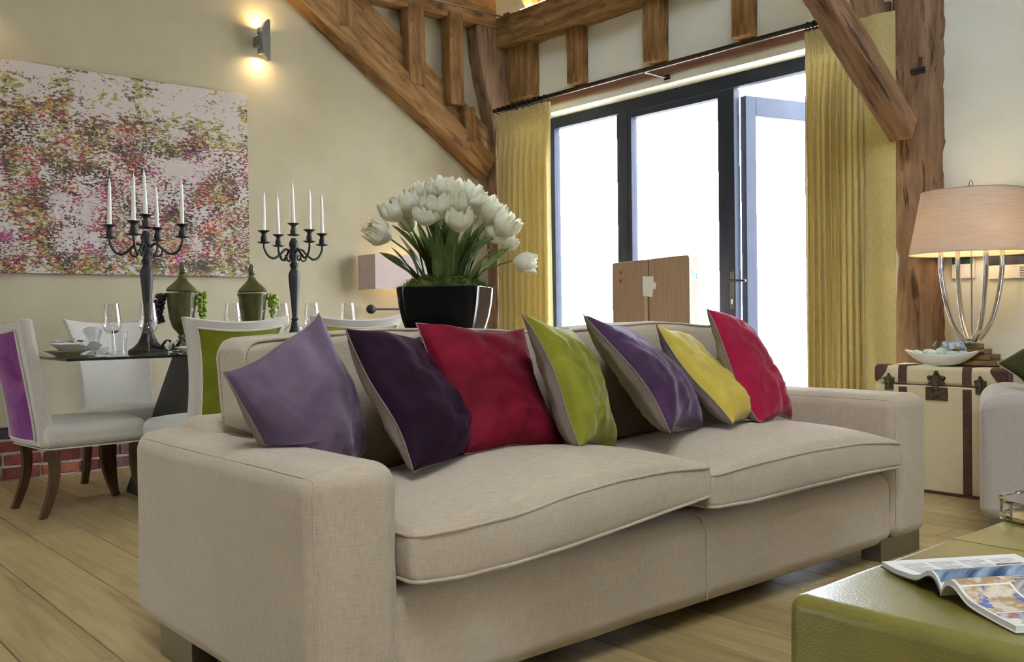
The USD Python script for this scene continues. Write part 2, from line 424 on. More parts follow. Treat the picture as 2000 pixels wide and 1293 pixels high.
def ss(a, b, x):
    t = np.clip((np.asarray(x, float) - a) / (b - a), 0, 1)
    return t * t * (3 - 2 * t)


def fb(v, s, seed=0, o=3):
    return meshkit.fbm(np.asarray(v) * s, o, seed) - 0.5


# ================================================================== THE ROOM
X0, X1, Y0, Y1 = -3.2, 5.2, -2.6, 6.15
EAVE, RIDGE_X = 3.42, 1.0
RIDGE_Z = EAVE + (X1 - RIDGE_X) * 0.95
# floor of oak planks
fl = thing('floor', 'wide oak plank floor with a satin finish', 'floor', kind='structure')
obj('subfloor', box(X0 - 0.4, X1 + 0.45, Y0 - 0.3, Y1 + 0.3, -0.12, -0.022), 'subfloor', fl, smooth=False)
W = 0.2125
x = 1.07 - 21 * W
ends_fixed = {0: 4.5}
col = -21
while x < X1 + 0.36:
    rr = random.Random(100 + col)
    y = Y0 - rr.uniform(0, 1.4)
    cuts = [Y0]
    while y < Y1:
        y += rr.uniform(1.6, 2.4)
        cuts.append(min(y, Y1))
    if col == 0:
        cuts = [Y0, -0.2, 2.3, 4.5, Y1]
    a, b = max(x, X0), min(x + W, X1 + 0.36)
    for y0, y1 in zip(cuts[:-1], cuts[1:]):
        if b - a < 0.02 or y1 - y0 < 0.02:
            continue
        g = 0.0012
        hx, hy = (b - a) / 2 - g, (y1 - y0) / 2 - g
        c = 0.0022
        vv = []
        for z, i in ((-0.022, 0.0), (-c, 0.0), (0.0, c)):
            vv += [[sx * (hx - i), sy * (hy - i), z] for sx, sy in ((-1, -1), (1, -1), (1, 1), (-1, 1))]
        ff = []
        for k in (0, 4):
            for j in range(4):
                p, q = k + j, k + (j + 1) % 4
                ff += [[p, q, q + 4], [p, q + 4, p + 4]]
        ff += [[8, 9, 10], [8, 10, 11]]
        pk = obj('plank', trimesh.Trimesh(vv, ff, process=False), 'oak', fl, smooth=False)
        pk.AddTranslateOp().Set(Gf.Vec3d((a + b) / 2, (y0 + y1) / 2, 0))
    x += W
    col += 1

# painting wall (gable) with a brick plinth
wb = thing('wall_back', 'cream plastered end wall above a low brick plinth', 'wall', kind='structure')
PL = 0.315
obj('plaster', extrude_y([(X0 - 0.3, PL), (X1 + 0.35, PL), (X1 + 0.35, EAVE), (RIDGE_X, RIDGE_Z + 0.3), (X0 - 0.3, EAVE)], Y1 - 0.012, Y1 + 0.3), 'plaster', wb, smooth=False)
obj('mortar_bed', box(X0, X1 + 0.3, Y1 + 0.008, Y1 + 0.3, -0.03, PL), 'mortar', wb, smooth=False)
br = random.Random(5)
bh = PL / 4
for row in range(4):
    x = -0.9 - (0.11 if row % 2 else 0) - br.uniform(0, 0.05)
    k = 0
    while x < X1 - 0.02:
        L = br.choice([0.215, 0.215, 0.215, 0.105]) + br.uniform(-0.008, 0.008)
        b1 = min(x + L, X1 - 0.004)
        t = rbox(b1 - x - 0.015, 0.05, bh - 0.015 + br.uniform(-0.003, 0.002), 0.005, 1, 0.3)
        t.vertices += (RNG.random(t.vertices.shape) - 0.5) * 0.004
        t.apply_translation([(x + b1) / 2, Y1 + 0.022 + br.uniform(-0.004, 0.004), row * bh + bh / 2 + 0.001])
        obj('brick', t, 'brick%d' % br.choice([0, 0, 1, 1, 1, 2, 3, 4]), wb, smooth=40)
        x = b1
# window wall with the wide glazed opening
OY0, OY1, OZ = 2.80, 5.80, 2.545
WT = 0.27
wr = thing('wall_right', 'pale plastered long wall with a wide glazed opening', 'wall', kind='structure')
obj('plaster', cat([box(X1, X1 + WT, Y0 - 0.3, OY0, -0.02, EAVE), box(X1, X1 + WT, OY1, Y1, -0.02, EAVE), box(X1, X1 + WT, OY0, OY1, OZ, EAVE)]), 'plaster_pale', wr, smooth=False)
# the opposite long wall and the near end wall, both behind the camera, with glazed openings of their own
L0, L1, LZ = 4.3, 5.0, 2.0
wl = thing('wall_left', 'plastered long wall opposite with glazed barn doors', 'wall', kind='structure')
obj('plaster', cat([box(X0 - WT, X0, Y0 - 0.3, L0, -0.02, EAVE), box(X0 - WT, X0, L1, Y1, -0.02, EAVE), box(X0 - WT, X0, L0, L1, LZ, EAVE)]), 'plaster', wl, smooth=False)
w2 = thing('window_2', 'glazed barn doors in the opposite wall', 'window', kind='structure')
for i in range(3):
    yy = L0 + (L1 - L0) * i / 2
    obj('mullion', box(X0 - 0.22, X0 - 0.15, yy - 0.04, yy + 0.04, 0, LZ), 'frame_grey', w2, smooth=False)
obj('rail', box(X0 - 0.22, X0 - 0.15, L0, L1, LZ - 0.08, LZ), 'frame_grey', w2, smooth=False)
for i in range(2):
    ya, yb = L0 + (L1 - L0) * i / 2 + 0.04, L0 + (L1 - L0) * (i + 1) / 2 - 0.04
    obj('pane', box(X0 - 0.19, X0 - 0.184, ya, yb, 0.02, LZ - 0.08), 'pane', w2, smooth=False)
wf = thing('wall_front', 'plastered near end wall behind the seating area', 'wall', kind='structure')
gable = [(X0 - 0.3, -0.02), (X1 + 0.35, -0.02), (X1 + 0.35, EAVE), (RIDGE_X, RIDGE_Z + 0.3), (X0 - 0.3, EAVE)]
from shapely.geometry import Polygon
NX0, NX1, NZ0, NZ1 = 0.5, 1.5, 1.05, 1.90
obj('plaster', extrude_y(Polygon(gable, [[(NX0, NZ0), (NX1, NZ0), (NX1, NZ1), (NX0, NZ1)]]), Y0 - 0.3, Y0), 'plaster', wf, smooth=False)
w5 = thing('window_5', 'two-light window in the near end wall', 'window', kind='structure')
for xx in (NX0 + 0.03, (NX0 + NX1) / 2, NX1 - 0.03):
    obj('mullion', box(xx - 0.03, xx + 0.03, Y0 - 0.2, Y0 - 0.14, NZ0, NZ1), 'frame_grey', w5, smooth=False)
for zz in (NZ0 + 0.03, NZ1 - 0.03):
    obj('rail', box(NX0, NX1, Y0 - 0.2, Y0 - 0.14, zz - 0.03, zz + 0.03), 'frame_grey', w5, smooth=False)
for xa, xb in ((NX0 + 0.06, (NX0 + NX1) / 2 - 0.03), ((NX0 + NX1) / 2 + 0.03, NX1 - 0.06)):
    obj('pane', box(xa, xb, Y0 - 0.173, Y0 - 0.167, NZ0 + 0.06, NZ1 - 0.06), 'pane', w5, smooth=False)
# roof slopes between rafters
ce = thing('ceiling', 'sloping plastered underside of the barn roof', 'ceiling', kind='structure')
SK = [(-2.4, -1.2), (-0.9, 0.3)]          # two roof windows in the far slope, behind the camera's left shoulder
SKX = (-1.3, 0.5)
for sx, x_e in ((1, X1 + 0.34), (-1, X0 - 0.34)):
    z_e = EAVE - 0.02
    zt = lambda x_: z_e + (RIDGE_Z + 0.3 - z_e) * (x_ - x_e) / (RIDGE_X - x_e)

    def slab(xa, xb, ya, yb, name='slope'):
        P = [(xa, zt(xa)), (xb, zt(xb)), (xb, zt(xb) + 0.2), (xa, zt(xa) + 0.2)]
        obj(name, extrude_y(P, ya, yb), 'ceiling', ce, smooth=False)
    if sx > 0:
        slab(x_e, RIDGE_X, Y0 - 0.3, Y1 + 0.3)
    else:
        slab(x_e, SKX[0], Y0 - 0.3, Y1 + 0.3)
        slab(SKX[1], RIDGE_X, Y0 - 0.3, Y1 + 0.3)
        ys = [Y0 - 0.3] + [q for p_ in SK for q in p_] + [Y1 + 0.3]
        for ya, yb in zip(ys[::2], ys[1::2]):
            slab(SKX[0], SKX[1], ya, yb)
        for k_, (ya, yb) in enumerate(SK):
            ws = thing('window_%d' % (k_ + 3), 'roof window in the sloping ceiling behind the camera, number %d' % (k_ + 1), 'window', kind='structure')
            P = [(SKX[0], zt(SKX[0]) + 0.12), (SKX[1], zt(SKX[1]) + 0.12), (SKX[1], zt(SKX[1]) + 0.126), (SKX[0], zt(SKX[0]) + 0.126)]
            obj('pane', extrude_y(P, ya, yb), 'pane', ws, smooth=False)
            for y_ in (ya, yb):
                P2 = [(SKX[0], zt(SKX[0]) + 0.05), (SKX[1], zt(SKX[1]) + 0.05), (SKX[1], zt(SKX[1]) + 0.19), (SKX[0], zt(SKX[0]) + 0.19)]
                obj('frame', extrude_y(P2, y_ - 0.03, y_ + 0.03), 'frame_grey', ws, smooth=False)

# window_1: grey aluminium frame and panes set in the outer part of the opening
w1 = thing('window_1', 'tall dark grey framed glazing with bright daylight outside', 'window', kind='structure')
FX0, FX1 = 5.355, 5.42


def bar(y0, y1, z0, z1, name, x0=FX0, x1=FX1, par=None, m='frame_grey'):
    return obj(name, rb(x0, x1, y0, y1, z0, z1, 0.004, 1, 3), m, par or w1, smooth=20)


bar(OY0 - 0.02, OY1 + 0.02, 2.455, 2.56, 'head')
bar(5.705, OY1 + 0.02, 0, 2.46, 'jamb')
bar(4.90, 4.985, 0, 2.46, 'mullion')
bar(4.987, 5.025, 0, 2.46, 'mullion', FX0 + 0.02, FX1)
bar(OY0 - 0.02, OY0 + 0.06, 0, 2.46, 'jamb')
bar(OY0, OY1, 0.0, 0.05, 'sill', FX0, FX1 + 0.05)
obj('pane', box(5.385, 5.391, 5.025, 5.705, 0.05, 2.455), 'pane', w1, smooth=False)
# door_1: the closed leaf with the lever handle, and its partner standing open outwards
d1 = thing('door_1', 'dark grey glazed door leaf with a lever handle', 'door', kind='structure')
bar(3.925, 4.06, 0.05, 2.45, 'stile', par=d1)
bar(4.86, 4.897, 0.05, 2.45, 'stile', par=d1)
bar(4.06, 4.86, 2.405, 2.45, 'top_rail', par=d1)
bar(4.06, 4.86, 0.05, 0.2, 'bottom_rail', par=d1)
obj('pane', box(5.385, 5.391, 4.06, 4.86, 0.2, 2.405), 'pane', d1, smooth=False)
obj('handle_plate', rb(FX0 - 0.008, FX0, 3.935, 3.965, 0.95, 1.21, 0.004, 2), 'black_plastic', d1)
obj('handle', tube(spline([(FX0, 3.95, 1.145), (FX0 - 0.045, 3.95, 1.145), (FX0 - 0.05, 3.935, 1.145), (FX0 - 0.05, 3.805, 1.14)], 16), 0.0085, 8), 'black_plastic', d1)
obj('lock_cylinder', rb(FX0 - 0.014, FX0 - 0.006, 3.943, 3.957, 0.985, 1.02, 0.003, 2), 'steel', d1)
d2 = thing('door_2', 'dark grey glazed door leaf swung open outwards', 'door', kind='structure')
hx, hy = 5.43, 3.905
ang = math.atan2(-0.16, 0.60)
ux, uy = math.cos(ang), math.sin(ang)


def leaf(a, b, z0, z1, name, m='frame_grey', t=0.055):
    t_ = rbox(b - a, t, z1 - z0, 0.004, 1, 3)
    R = np.eye(4)
    R[:2, :2] = [[ux, -uy], [uy, ux]]
    t_.apply_transform(R)
    c = (a + b) / 2
    t_.apply_translation([hx + ux * c, hy + uy * c, (z0 + z1) / 2])
    obj(name, t_, m, d2, smooth=20)


leaf(0.0, 0.09, 0.05, 2.40, 'stile')
leaf(0.95, 1.06, 0.05, 2.40, 'stile')
leaf(0.09, 0.95, 2.27, 2.40, 'top_rail')
leaf(0.09, 0.95, 0.05, 0.2, 'bottom_rail')
leaf(0.09, 0.95, 0.2, 2.27, 'pane', 'pane', 0.006)
# the ground outside
gr = obj('ground_outside', box(X1 + WT + 0.01, 60, -40, 60, -0.25, -0.06), 'ground', smooth=False)
tag(gr, 'pale sunlit forecourt outside the glazed doors', 'ground', kind='structure')
gl = obj('ground_outside', box(-60, X0 - WT - 0.01, -40, 60, -0.25, -0.06), 'ground', smooth=False)
tag(gl, 'pale ground outside the opposite barn doors', 'ground', kind='structure')


# ------------------------------------------------------------------ timbers
def beam(name, label, p0, p1, w, h, side, seed=1, irr=0.012, m='timber', catg='beam', r=0.014, step=0.05, taper=0.0, shape=None, kind=None):
    """A hewn timber from p0 to p1: w across the given side direction, h across the third; its surface is uneven and its arrises are worn."""
    p0, p1 = np.array(p0, float), np.array(p1, float)
    L = np.linalg.norm(p1 - p0)
    ex = (p1 - p0) / L
    ey = np.array(side, float)
    ey -= ex * (ey @ ex)
    ey /= np.linalg.norm(ey)
    ez = np.cross(ex, ey)
    t = rbox(L, w, h, r, 2, step)
    v = np.array(t.vertices)
    q = v * [0.8, 4, 4] + seed * 7.3
    nv = np.stack([np.zeros(len(v)), fb(q, 1.5, seed), fb(q, 1.5, seed + 9)], 1)
    edge = (np.abs(v[:, 1]) > w / 2 - 0.03).astype(float) * (np.abs(v[:, 2]) > h / 2 - 0.03)
    wane = np.clip(fb(v * [2.2, 1, 1] + seed, 1.4, seed + 3) + 0.05, 0, 1)
    v = v + nv * irr * 2.2
    v[:, 1:] *= (1 - 0.28 * (edge * wane)[:, None])
    v += (np.stack([0 * v[:, 0], fb(v, 16, seed + 5), fb(v, 16, seed + 6)], 1)) * irr * 0.7
    if taper:
        v[:, 1:] *= (1 + taper * (v[:, :1] / L))
    if shape:
        v = shape(v, L)
    t.vertices = v
    o = obj(name, t, m, smooth=40)
    M = np.eye(4)
    M[0, :3], M[1, :3], M[2, :3], M[3, :3] = ex, ey, ez, (p0 + p1) / 2
    o.AddTransformOp().Set(Gf.Matrix4d(M.tolist()))
    tag(o, label, catg, kind=kind)
    return o


def pegs(o, spots, r=0.012):
    """Peg holes and pegs shown as small dark dowels on a timber (local coordinates)."""
    for p in spots:
        c = trimesh.creation.cylinder(r, 0.02, sections=10)
        c.apply_translation(p)
        obj('peg', c, 'leather', o, smooth=30)


# on the window wall
beam('wall_plate', 'long hewn oak wall plate carrying the studs above the window', (5.12, 6.02, 3.235), (5.12, 1.9, 3.235), 0.25, 0.235, (1, 0, 0), 2, 0.02, step=0.06)
beam('lintel_beam', 'flat planed brown lintel board just above the window opening', (5.2, 6.0, 2.645), (5.2, 2.72, 2.645), 0.05, 0.085, (1, 0, 0), 3, 0.004, m='lintel_wood', r=0.006)
for (ya, yb, seed, lab, ir) in ((5.72, 6.0, 4, 'broad gnarled oak stud beside the corner post', 0.03), (5.15, 5.29, 5, 'narrow oak stud second from the corner above the window', 0.012),
                                (4.355, 4.51, 6, 'oak stud directly above the middle of the window', 0.014), (3.62, 3.755, 7, 'oak stud above the grey door leaf with the handle', 0.01)):
    beam('wall_stud', lab, (5.17, (ya + yb) / 2, 2.695), (5.17, (ya + yb) / 2, 3.16), 0.14, yb - ya, (1, 0, 0), seed, ir, catg='beam')
# the big post and its two braces
beam('timber_post', 'massive weathered oak post between the curtain and the trunk lamp', (5.18, 2.545, 0.0), (5.18, 2.545, 3.2), 0.26, 0.235, (1, 0, 0), 11, 0.042, m='timber_red', catg='post', step=0.035, r=0.03)
pb = beam('arch_brace', 'thick oak brace rising from the post across the curtain top', (4.97, 2.53, 1.895), (2.84, 2.53, 3.389), 0.13, 0.155, (0, 1, 0), 13, 0.012, m='timber_red', catg='beam', step=0.045)
beam('wall_brace', 'darker oak brace behind the thick one, along the wall', (5.08, 2.63, 2.06), (5.12, 2.95, 3.16), 0.11, 0.165, (1, 0, 0), 14, 0.012, m='timber_red', catg='beam', step=0.045)
bo = obj('iron_bolt', cat([tube([(5.03, 2.52, 2.22), (5.03, 2.44, 2.22)], 0.016, 10), tube([(5.035, 2.47, 2.21), (5.035, 2.47, 2.29)], 0.010, 8)]), 'iron')
tag(bo, 'short iron bolt and pin in the weathered post', 'bolt')
beam('cross_tie', 'oak cross tie beam overhead, above the photo, carrying the thick brace', (5.15, 2.53, 3.48), (X0 + 0.02, 2.53, 3.48), 0.2, 0.24, (0, 1, 0), 17, 0.012, step=0.15)
# on the painting wall
beam('tie_beam', 'horizontal oak tie beam at the top of the painting wall', (2.0, 6.08, 3.40), (5.0, 6.08, 3.40), 0.18, 0.24, (0, 1, 0), 21, 0.016, step=0.06)
beam('raking_strut', 'long front raking strut sloping down to the curtain corner', (2.75, 6.06, 3.575), (4.93, 6.06, 2.134), 0.15, 0.205, (0, 1, 0), 22, 0.012, step=0.05)
beam('raking_strut', 'upper raking strut close behind the front one, against the wall', (3.1, 6.11, 3.66), (5.05, 6.11, 2.30), 0.09, 0.2, (0, 1, 0), 23, 0.015, step=0.05)
for (xa, xb, za, zb, seed, lab) in ((3.50, 3.65, 3.02, 3.3, 24, 'short oak stud highest up between the raking strut and the frame edge'),
                                    (4.13, 4.28, 2.70, 3.32, 25, 'left one of the two tall studs above the raking strut'),
                                    (4.515, 4.65, 2.60, 3.32, 26, 'right one of the two tall studs above the raking strut'),
                                    (4.665, 4.765, 2.32, 2.60, 27, 'stubby lowest stud by the corner, under the second tall stud')):
    beam('truss_stud', lab, ((xa + xb) / 2, 6.04, za), ((xa + xb) / 2 - 0.01, 6.04, zb), 0.12, xb - xa, (0, 1, 0), seed, 0.006, catg='beam', r=0.008)


def jowl(v, L):
    z = v[:, 0]
    k = ss(-0.3, 0.62, z / 1.0)
    v = v.copy()
    side = v[:, 2] < 0
    v[:, 2] = np.where(side, v[:, 2] - 0.0 + 0.0, v[:, 2])
    v[:, 2] += np.where(v[:, 2] > 0, 0.16 * k * np.clip(v[:, 2] / 0.08, 0, 1), 0)
    return v


beam('corner_post', 'flared oak corner post where the painting wall meets the window wall', (5.06, 6.075, 0.0), (5.06, 6.075, 3.28), 0.15, 0.17, (0, 1, 0), 31, 0.016, m='timber_red', catg='post', step=0.06,
     shape=lambda v, L: np.stack([v[:, 0], v[:, 1], v[:, 2] + np.where(v[:, 2] > 0, 1, 0) * 0.17 * ss(0.62, 1.6, v[:, 0])], 1))
tr = obj('tie_rod', cat([tube([(3.2, 5.86, 3.33), (5.02, 5.86, 3.33)], 0.0085, 8), rb(4.99, 5.0, 5.82, 5.9, 3.29, 3.37, 0.003, 1, 1)]), 'steel')
tag(tr, 'thin steel tie rod running to a plate on the wall plate', 'rod')
# rafters over the wall plate
for i, (yy, lab) in enumerate(((5.75, 'oak rafter foot glowing above the wall plate nearest the corner'), (5.2, 'second oak rafter foot above the wall plate'), (4.65, 'third oak rafter above the wall plate'),
                                (4.1, 'fourth oak rafter above the wall plate'), (3.5, 'fifth oak rafter above the wall plate'), (2.9, 'sixth oak rafter, above the big post'))):
    beam('rafter', lab, (5.24, yy, 3.40), (3.6, yy, 4.96), 0.09, 0.1, (0, 1, 0), 41 + i, 0.008, step=0.1, r=0.008)
up = thing('eaves_uplight', 'warm uplight lying on the wall plate in the eaves', 'lamp', (5.13, 5.62, 3.37))
obj('housing', cat([rb(-0.04, 0.04, -0.22, 0.22, 0.0, 0.03, 0.006, 2, 0.3)]), 'black_plastic', up)
obj('diffuser', rb(-0.03, 0.03, -0.2, 0.2, 0.028, 0.036, 0.003, 1, 0.3), glow('uplight_diffuser', (1.0, 0.72, 0.36), LAMP['uplight']), up)

# ================================================================== CURTAINS
def curtain(name, label, y_a, y_b, folds, flat_end=0.0, seed=1, x=4.965, z0=0.015, z1=2.558):
    """Pinch-pleated curtain between y_a (far) and y_b (near); flat_end leaves a flat return panel at the near end."""
    t = thing(name, label, 'curtain', (0, 0, 0))
    nu, nv = 26 * folds, 44
    s = np.linspace(0, 1, nu)
    zz = np.concatenate([np.linspace(z1, z1 - 0.2, 14), np.linspace(z1 - 0.21, z0, nv - 14)])
    rnd = np.random.default_rng(seed)
    ph = s * folds
    wob = np.interp(ph, np.arange(folds + 1), rnd.uniform(0.75, 1.3, folds + 1))
    jit = np.interp(ph, np.arange(folds + 1), rnd.uniform(-0.12, 0.12, folds + 1))
    P = np.zeros((nu, len(zz), 3))
    L = y_b - y_a
    sf = 1 - flat_end
    for j, z in enumerate(zz):
        d = z1 - z
        pinch = math.exp(-((d - 0.115) / 0.035) ** 2)
        head = 1 - ss(0.0, 0.16, d)
        low = ss(0.1, 0.5, d)
        amp = 0.014 * head + 0.032 * low * (0.9 + 0.1 * z)
        w = 2 * np.abs(np.sin(PI * (ph + jit * low))) ** 0.8 - 1
        fine = np.sin(6 * PI * ph) * 0.012 * head
        yy = y_a + L * (s * sf) + 0.010 * np.cos(2 * PI * ph) * low
        xx = x - amp * wob * w + fine + 0.006 * np.sin(5.3 * ph + 2.1 * z + seed) * low
        xx = xx + pinch * 0.014 * (np.abs(w) - 0.3)
        P[:, j] = np.stack([xx, yy, np.full(nu, z)], 1)
    obj('panel', sheet(P, 0.005), 'curtain', t, smooth=60)
    if flat_end:
        k = 16
        u = np.linspace(0, 1, k)
        Q = np.zeros((k, 24, 3))
        for j, z in enumerate(np.linspace(z1 - 0.01, z0, 24)):
            Q[:, j] = np.stack([x - 0.03 + 0.012 * np.sin(u * 5 + z), y_a + L * (sf - 0.02 + (flat_end + 0.02) * u), np.full(k, z)], 1)
        obj('return_edge', sheet(Q, 0.006), 'curtain', t, smooth=60)
    return t


c1 = curtain('curtain', 'mustard yellow pinch-pleated curtain in the corner behind the tulips', 5.975, 5.335, 9, seed=3)
c2 = curtain('curtain', 'olive yellow pinch-pleated curtain hanging beside the weathered post', 3.13, 2.565, 10, flat_end=0.32, seed=8)
rod = thing('curtain_rod', 'long dark metal curtain rod across the top of the window', 'curtain rod')
RZ, RX_ = 2.596, 4.955
obj('pole', tube([(RX_, 5.99, RZ), (RX_, 2.93, RZ)], 0.0165, 14), 'rod', rod)
for yy in (4.37, 2.95):
    obj('bracket', cat([tube([(RX_, yy, RZ - 0.012), (5.2, yy - 0.02, RZ - 0.02)], 0.008, 8), rb(5.165, 5.176, yy - 0.045, yy + 0.005, RZ - 0.04, RZ, 0.003, 1, 1)]), 'rod', rod)
a = np.linspace(0, 2 * PI, 20, endpoint=False)
for lo_, hi_, k in ((5.345, 5.965, 10), (2.95, 3.125, 4)):
    for i in range(k):
        yy = lo_ + (hi_ - lo_) * (i + 0.5) / k
        ring = np.stack([RX_ + 0.024 * np.cos(a), np.full(20, yy), RZ - 0.006 + 0.024 * np.sin(a)], 1)
        obj('ring', tube(ring, 0.0045, 6, closed=True), 'rod', rod)

# ================================================================== SOFA
SX0, SX1, SY0, SY1 = 0.935, 3.572, 1.735, 2.78
ARM_IN0, ARM_IN1 = 1.160, 3.335
ARM_Z = 0.603


def soft(t, amp, s, seed):
    v = np.array(t.vertices)
    v += np.stack([fb(v, s, seed), fb(v, s, seed + 1), fb(v, s, seed + 2)], 1) * amp
    t.vertices = v
    return t


sofa = thing('sofa', 'long oatmeal linen two-cushion sofa under the row of velvet cushions', 'sofa')
obj('base', soft(rb(ARM_IN0 - 0.03, ARM_IN1 + 0.03, SY0 + 0.025, SY1 - 0.02, 0.054, 0.322, 0.055, 4, 0.06), 0.006, 4, 2), 'linen', sofa)


def arm_shape(v, x0, x1, seed):
    v = np.array(v, float)
    c = (x0 + x1) / 2
    v[:, 2] += np.where(v[:, 2] > 0.5, 0.010 * np.cos((v[:, 0] - c) / (x1 - x0) * PI), 0)
    v[:, 1] -= 0.010 * np.where(v[:, 1] < SY0 + 0.05, np.cos((v[:, 0] - c) / (x1 - x0) * PI) * np.sin((v[:, 2] - 0.07) / 0.55 * PI), 0)
    return v + np.stack([fb(v, 5, seed), fb(v, 5, seed + 1), fb(v, 5, seed + 2)], 1) * 0.005


for x0, x1, seed in ((SX0, ARM_IN0, 3), (ARM_IN1, SX1, 5)):
    t = rb(x0, x1, SY0, SY1, 0.075, ARM_Z, 0.048, 5, 0.05)
    t.vertices = arm_shape(t.vertices, x0, x1, seed)
    ar = obj('arm', t, 'linen', sofa)
    e, k3 = 0.0143, 0.0205
    for xx, sg in ((x0, 1), (x1, -1)):
        pts = [(xx + sg * e, SY0 + e, z_) for z_ in np.linspace(0.13, ARM_Z - 0.055, 14)] + [(xx + sg * k3, SY0 + k3, ARM_Z - k3)] + [(xx + sg * e, y_, ARM_Z - e) for y_ in np.linspace(SY0 + 0.055, SY1 - 0.06, 22)]
        obj('seam', tube(arm_shape(spline(pts, 90), x0, x1, seed), 0.0024, 6), 'linen', ar, smooth=60)
obj('back_frame', soft(rb(1.06, 3.36, 2.505, SY1, 0.075, 0.642, 0.05, 4, 0.08), 0.004, 5, 8), 'linen', sofa)
for nm, x0, x1, y0, y1 in (('leg', SX0 + 0.02, SX0 + 0.09, 2.42, 2.64), ('leg', SX0 + 0.02, SX0 + 0.20, 1.80, 1.87), ('leg', 3.27, SX1 - 0.01, 1.765, 1.845), ('leg', SX1 - 0.09, SX1 - 0.02, 2.42, 2.64)):
    obj(nm, rb(x0, x1, y0, y1, 0.0, 0.085, 0.004, 1, 1), 'steel', sofa)
obj('seam', tube([(2.245, SY0 + 0.022, 0.075), (2.245, SY0 + 0.0225, 0.17), (2.245, SY0 + 0.024, 0.28), (2.245, SY0 + 0.045, 0.315), (2.245, SY0 + 0.09, 0.325)], 0.0022, 6), 'linen', sofa)


def rect_path(x0, x1, y0, y1, r, n=10, step=0.05):
    pts = []
    for cx, cy, a0_ in ((x1 - r, y1 - r, 0), (x0 + r, y1 - r, 90), (x0 + r, y0 + r, 180), (x1 - r, y0 + r, 270)):
        for k in range(n + 1):
            t_ = math.radians(a0_ + 90 * k / n)
            pts.append((cx + r * math.cos(t_), cy + r * math.sin(t_)))
    out = []
    for p, q in zip(pts, pts[1:] + pts[:1]):
        d = math.dist(p, q)
        k = max(1, int(d / step))
        out += [(p[0] + (q[0] - p[0]) * i / k, p[1] + (q[1] - p[1]) * i / k) for i in range(k)]
    return np.array(out)


def seat_cushion(x0, x1, y0, y1, z0, z1, lift, crown, seed, label):
    """A feather seat cushion with boxed, piped edges; lift(x, top) bends its seams as they lie in the photograph."""
    t = rb(x0, x1, y0, y1, z0, z1, 0.020, 3, 0.035)

    def bend(v):
        v = np.array(v, float)
        fx, fy = (v[:, 0] - x0) / (x1 - x0), (v[:, 1] - y0) / (y1 - y0)
        k = np.clip((v[:, 2] - z0) / (z1 - z0), 0, 1)
        pill = np.clip(np.sin(np.clip(fx, 0, 1) * PI), 0, 1) ** 0.5 * np.clip(np.sin(np.clip(fy, 0, 1) * PI), 0, 1) ** 0.5
        v[:, 2] += np.where(k > 0.85, crown * pill, 0) - np.where(k < 0.15, 0.028 * pill, 0)
        v[:, 2] += lift(v[:, 0], k) * (1 - 0.65 * ss(0, 0.7, fy))
        bulge = np.sin(np.clip(k, 0, 1) * PI)
        v[:, 1] -= np.where(fy < 0.1, 0.012 * bulge * np.clip(np.sin(fx * PI), 0, 1), 0)
        v[:, 0] += 0.006 * bulge * np.where(fx > 0.97, 1, np.where(fx < 0.03, -1, 0))
        v[:, 2] += fb(v * [1, 1, 0.2], 6, seed) * 0.012 * np.where(k > 0.5, 1, 0.3) * pill
        v[:, 1] += fb(v, 7, seed + 4) * 0.008 * np.where(fy < 0.1, 1, 0)
        return v
    t.vertices = bend(t.vertices)
    c = obj('seat_cushion', t, 'linen', sofa, smooth=45, label=label)
    for z in (z1 - 0.006, z0 + 0.006):
        p = rect_path(x0 - 0.001, x1 + 0.001, y0 - 0.001, y1, 0.03)
        p3 = np.column_stack([p, np.full(len(p), z)])
        k = 1.0 if z > (z0 + z1) / 2 else 0.0
        fx, fy = (p3[:, 0] - x0) / (x1 - x0), (p3[:, 1] - y0) / (y1 - y0)
        p3[:, 2] += lift(p3[:, 0], np.full(len(p3), k)) * (1 - 0.65 * ss(0, 0.7, fy))
        p3[:, 1] += fb(p3, 7, seed + 4) * 0.008 * np.where(fy < 0.1, 1, 0)
        obj('piping', tube(p3, 0.0046, 8, closed=True), 'linen', c, smooth=60)
    return c


def lift0(x, k):
    xs = [1.13, 1.28, 1.46, 1.62, 1.80, 2.0, 2.17]
    top = np.interp(x, xs, [0.0, -0.002, 0.004, 0.028, 0.043, 0.046, 0.036])
    bot = np.interp(x, xs, [0.0, -0.012, -0.010, 0.0, 0.016, 0.034, 0.050])
    return bot + (top - bot) * k


def lift1(x, k):
    xs = [2.17, 2.4, 2.7, 3.0, 3.2, 3.32]
    top = np.interp(x, xs, [0.012, 0.026, 0.034, 0.030, 0.016, 0.0])
    bot = np.interp(x, xs, [0.012, 0.004, 0.010, 0.012, 0.008, 0.004])
    return bot + (top - bot) * k


seat_cushion(1.165, 2.20, 1.700, 2.34, 0.342, 0.452, lift0, 0.082, 2, 'left seat cushion, sagging towards the near arm')
seat_cushion(2.205, 3.31, 1.705, 2.34, 0.345, 0.445, lift1, 0.075, 6, 'right seat cushion')


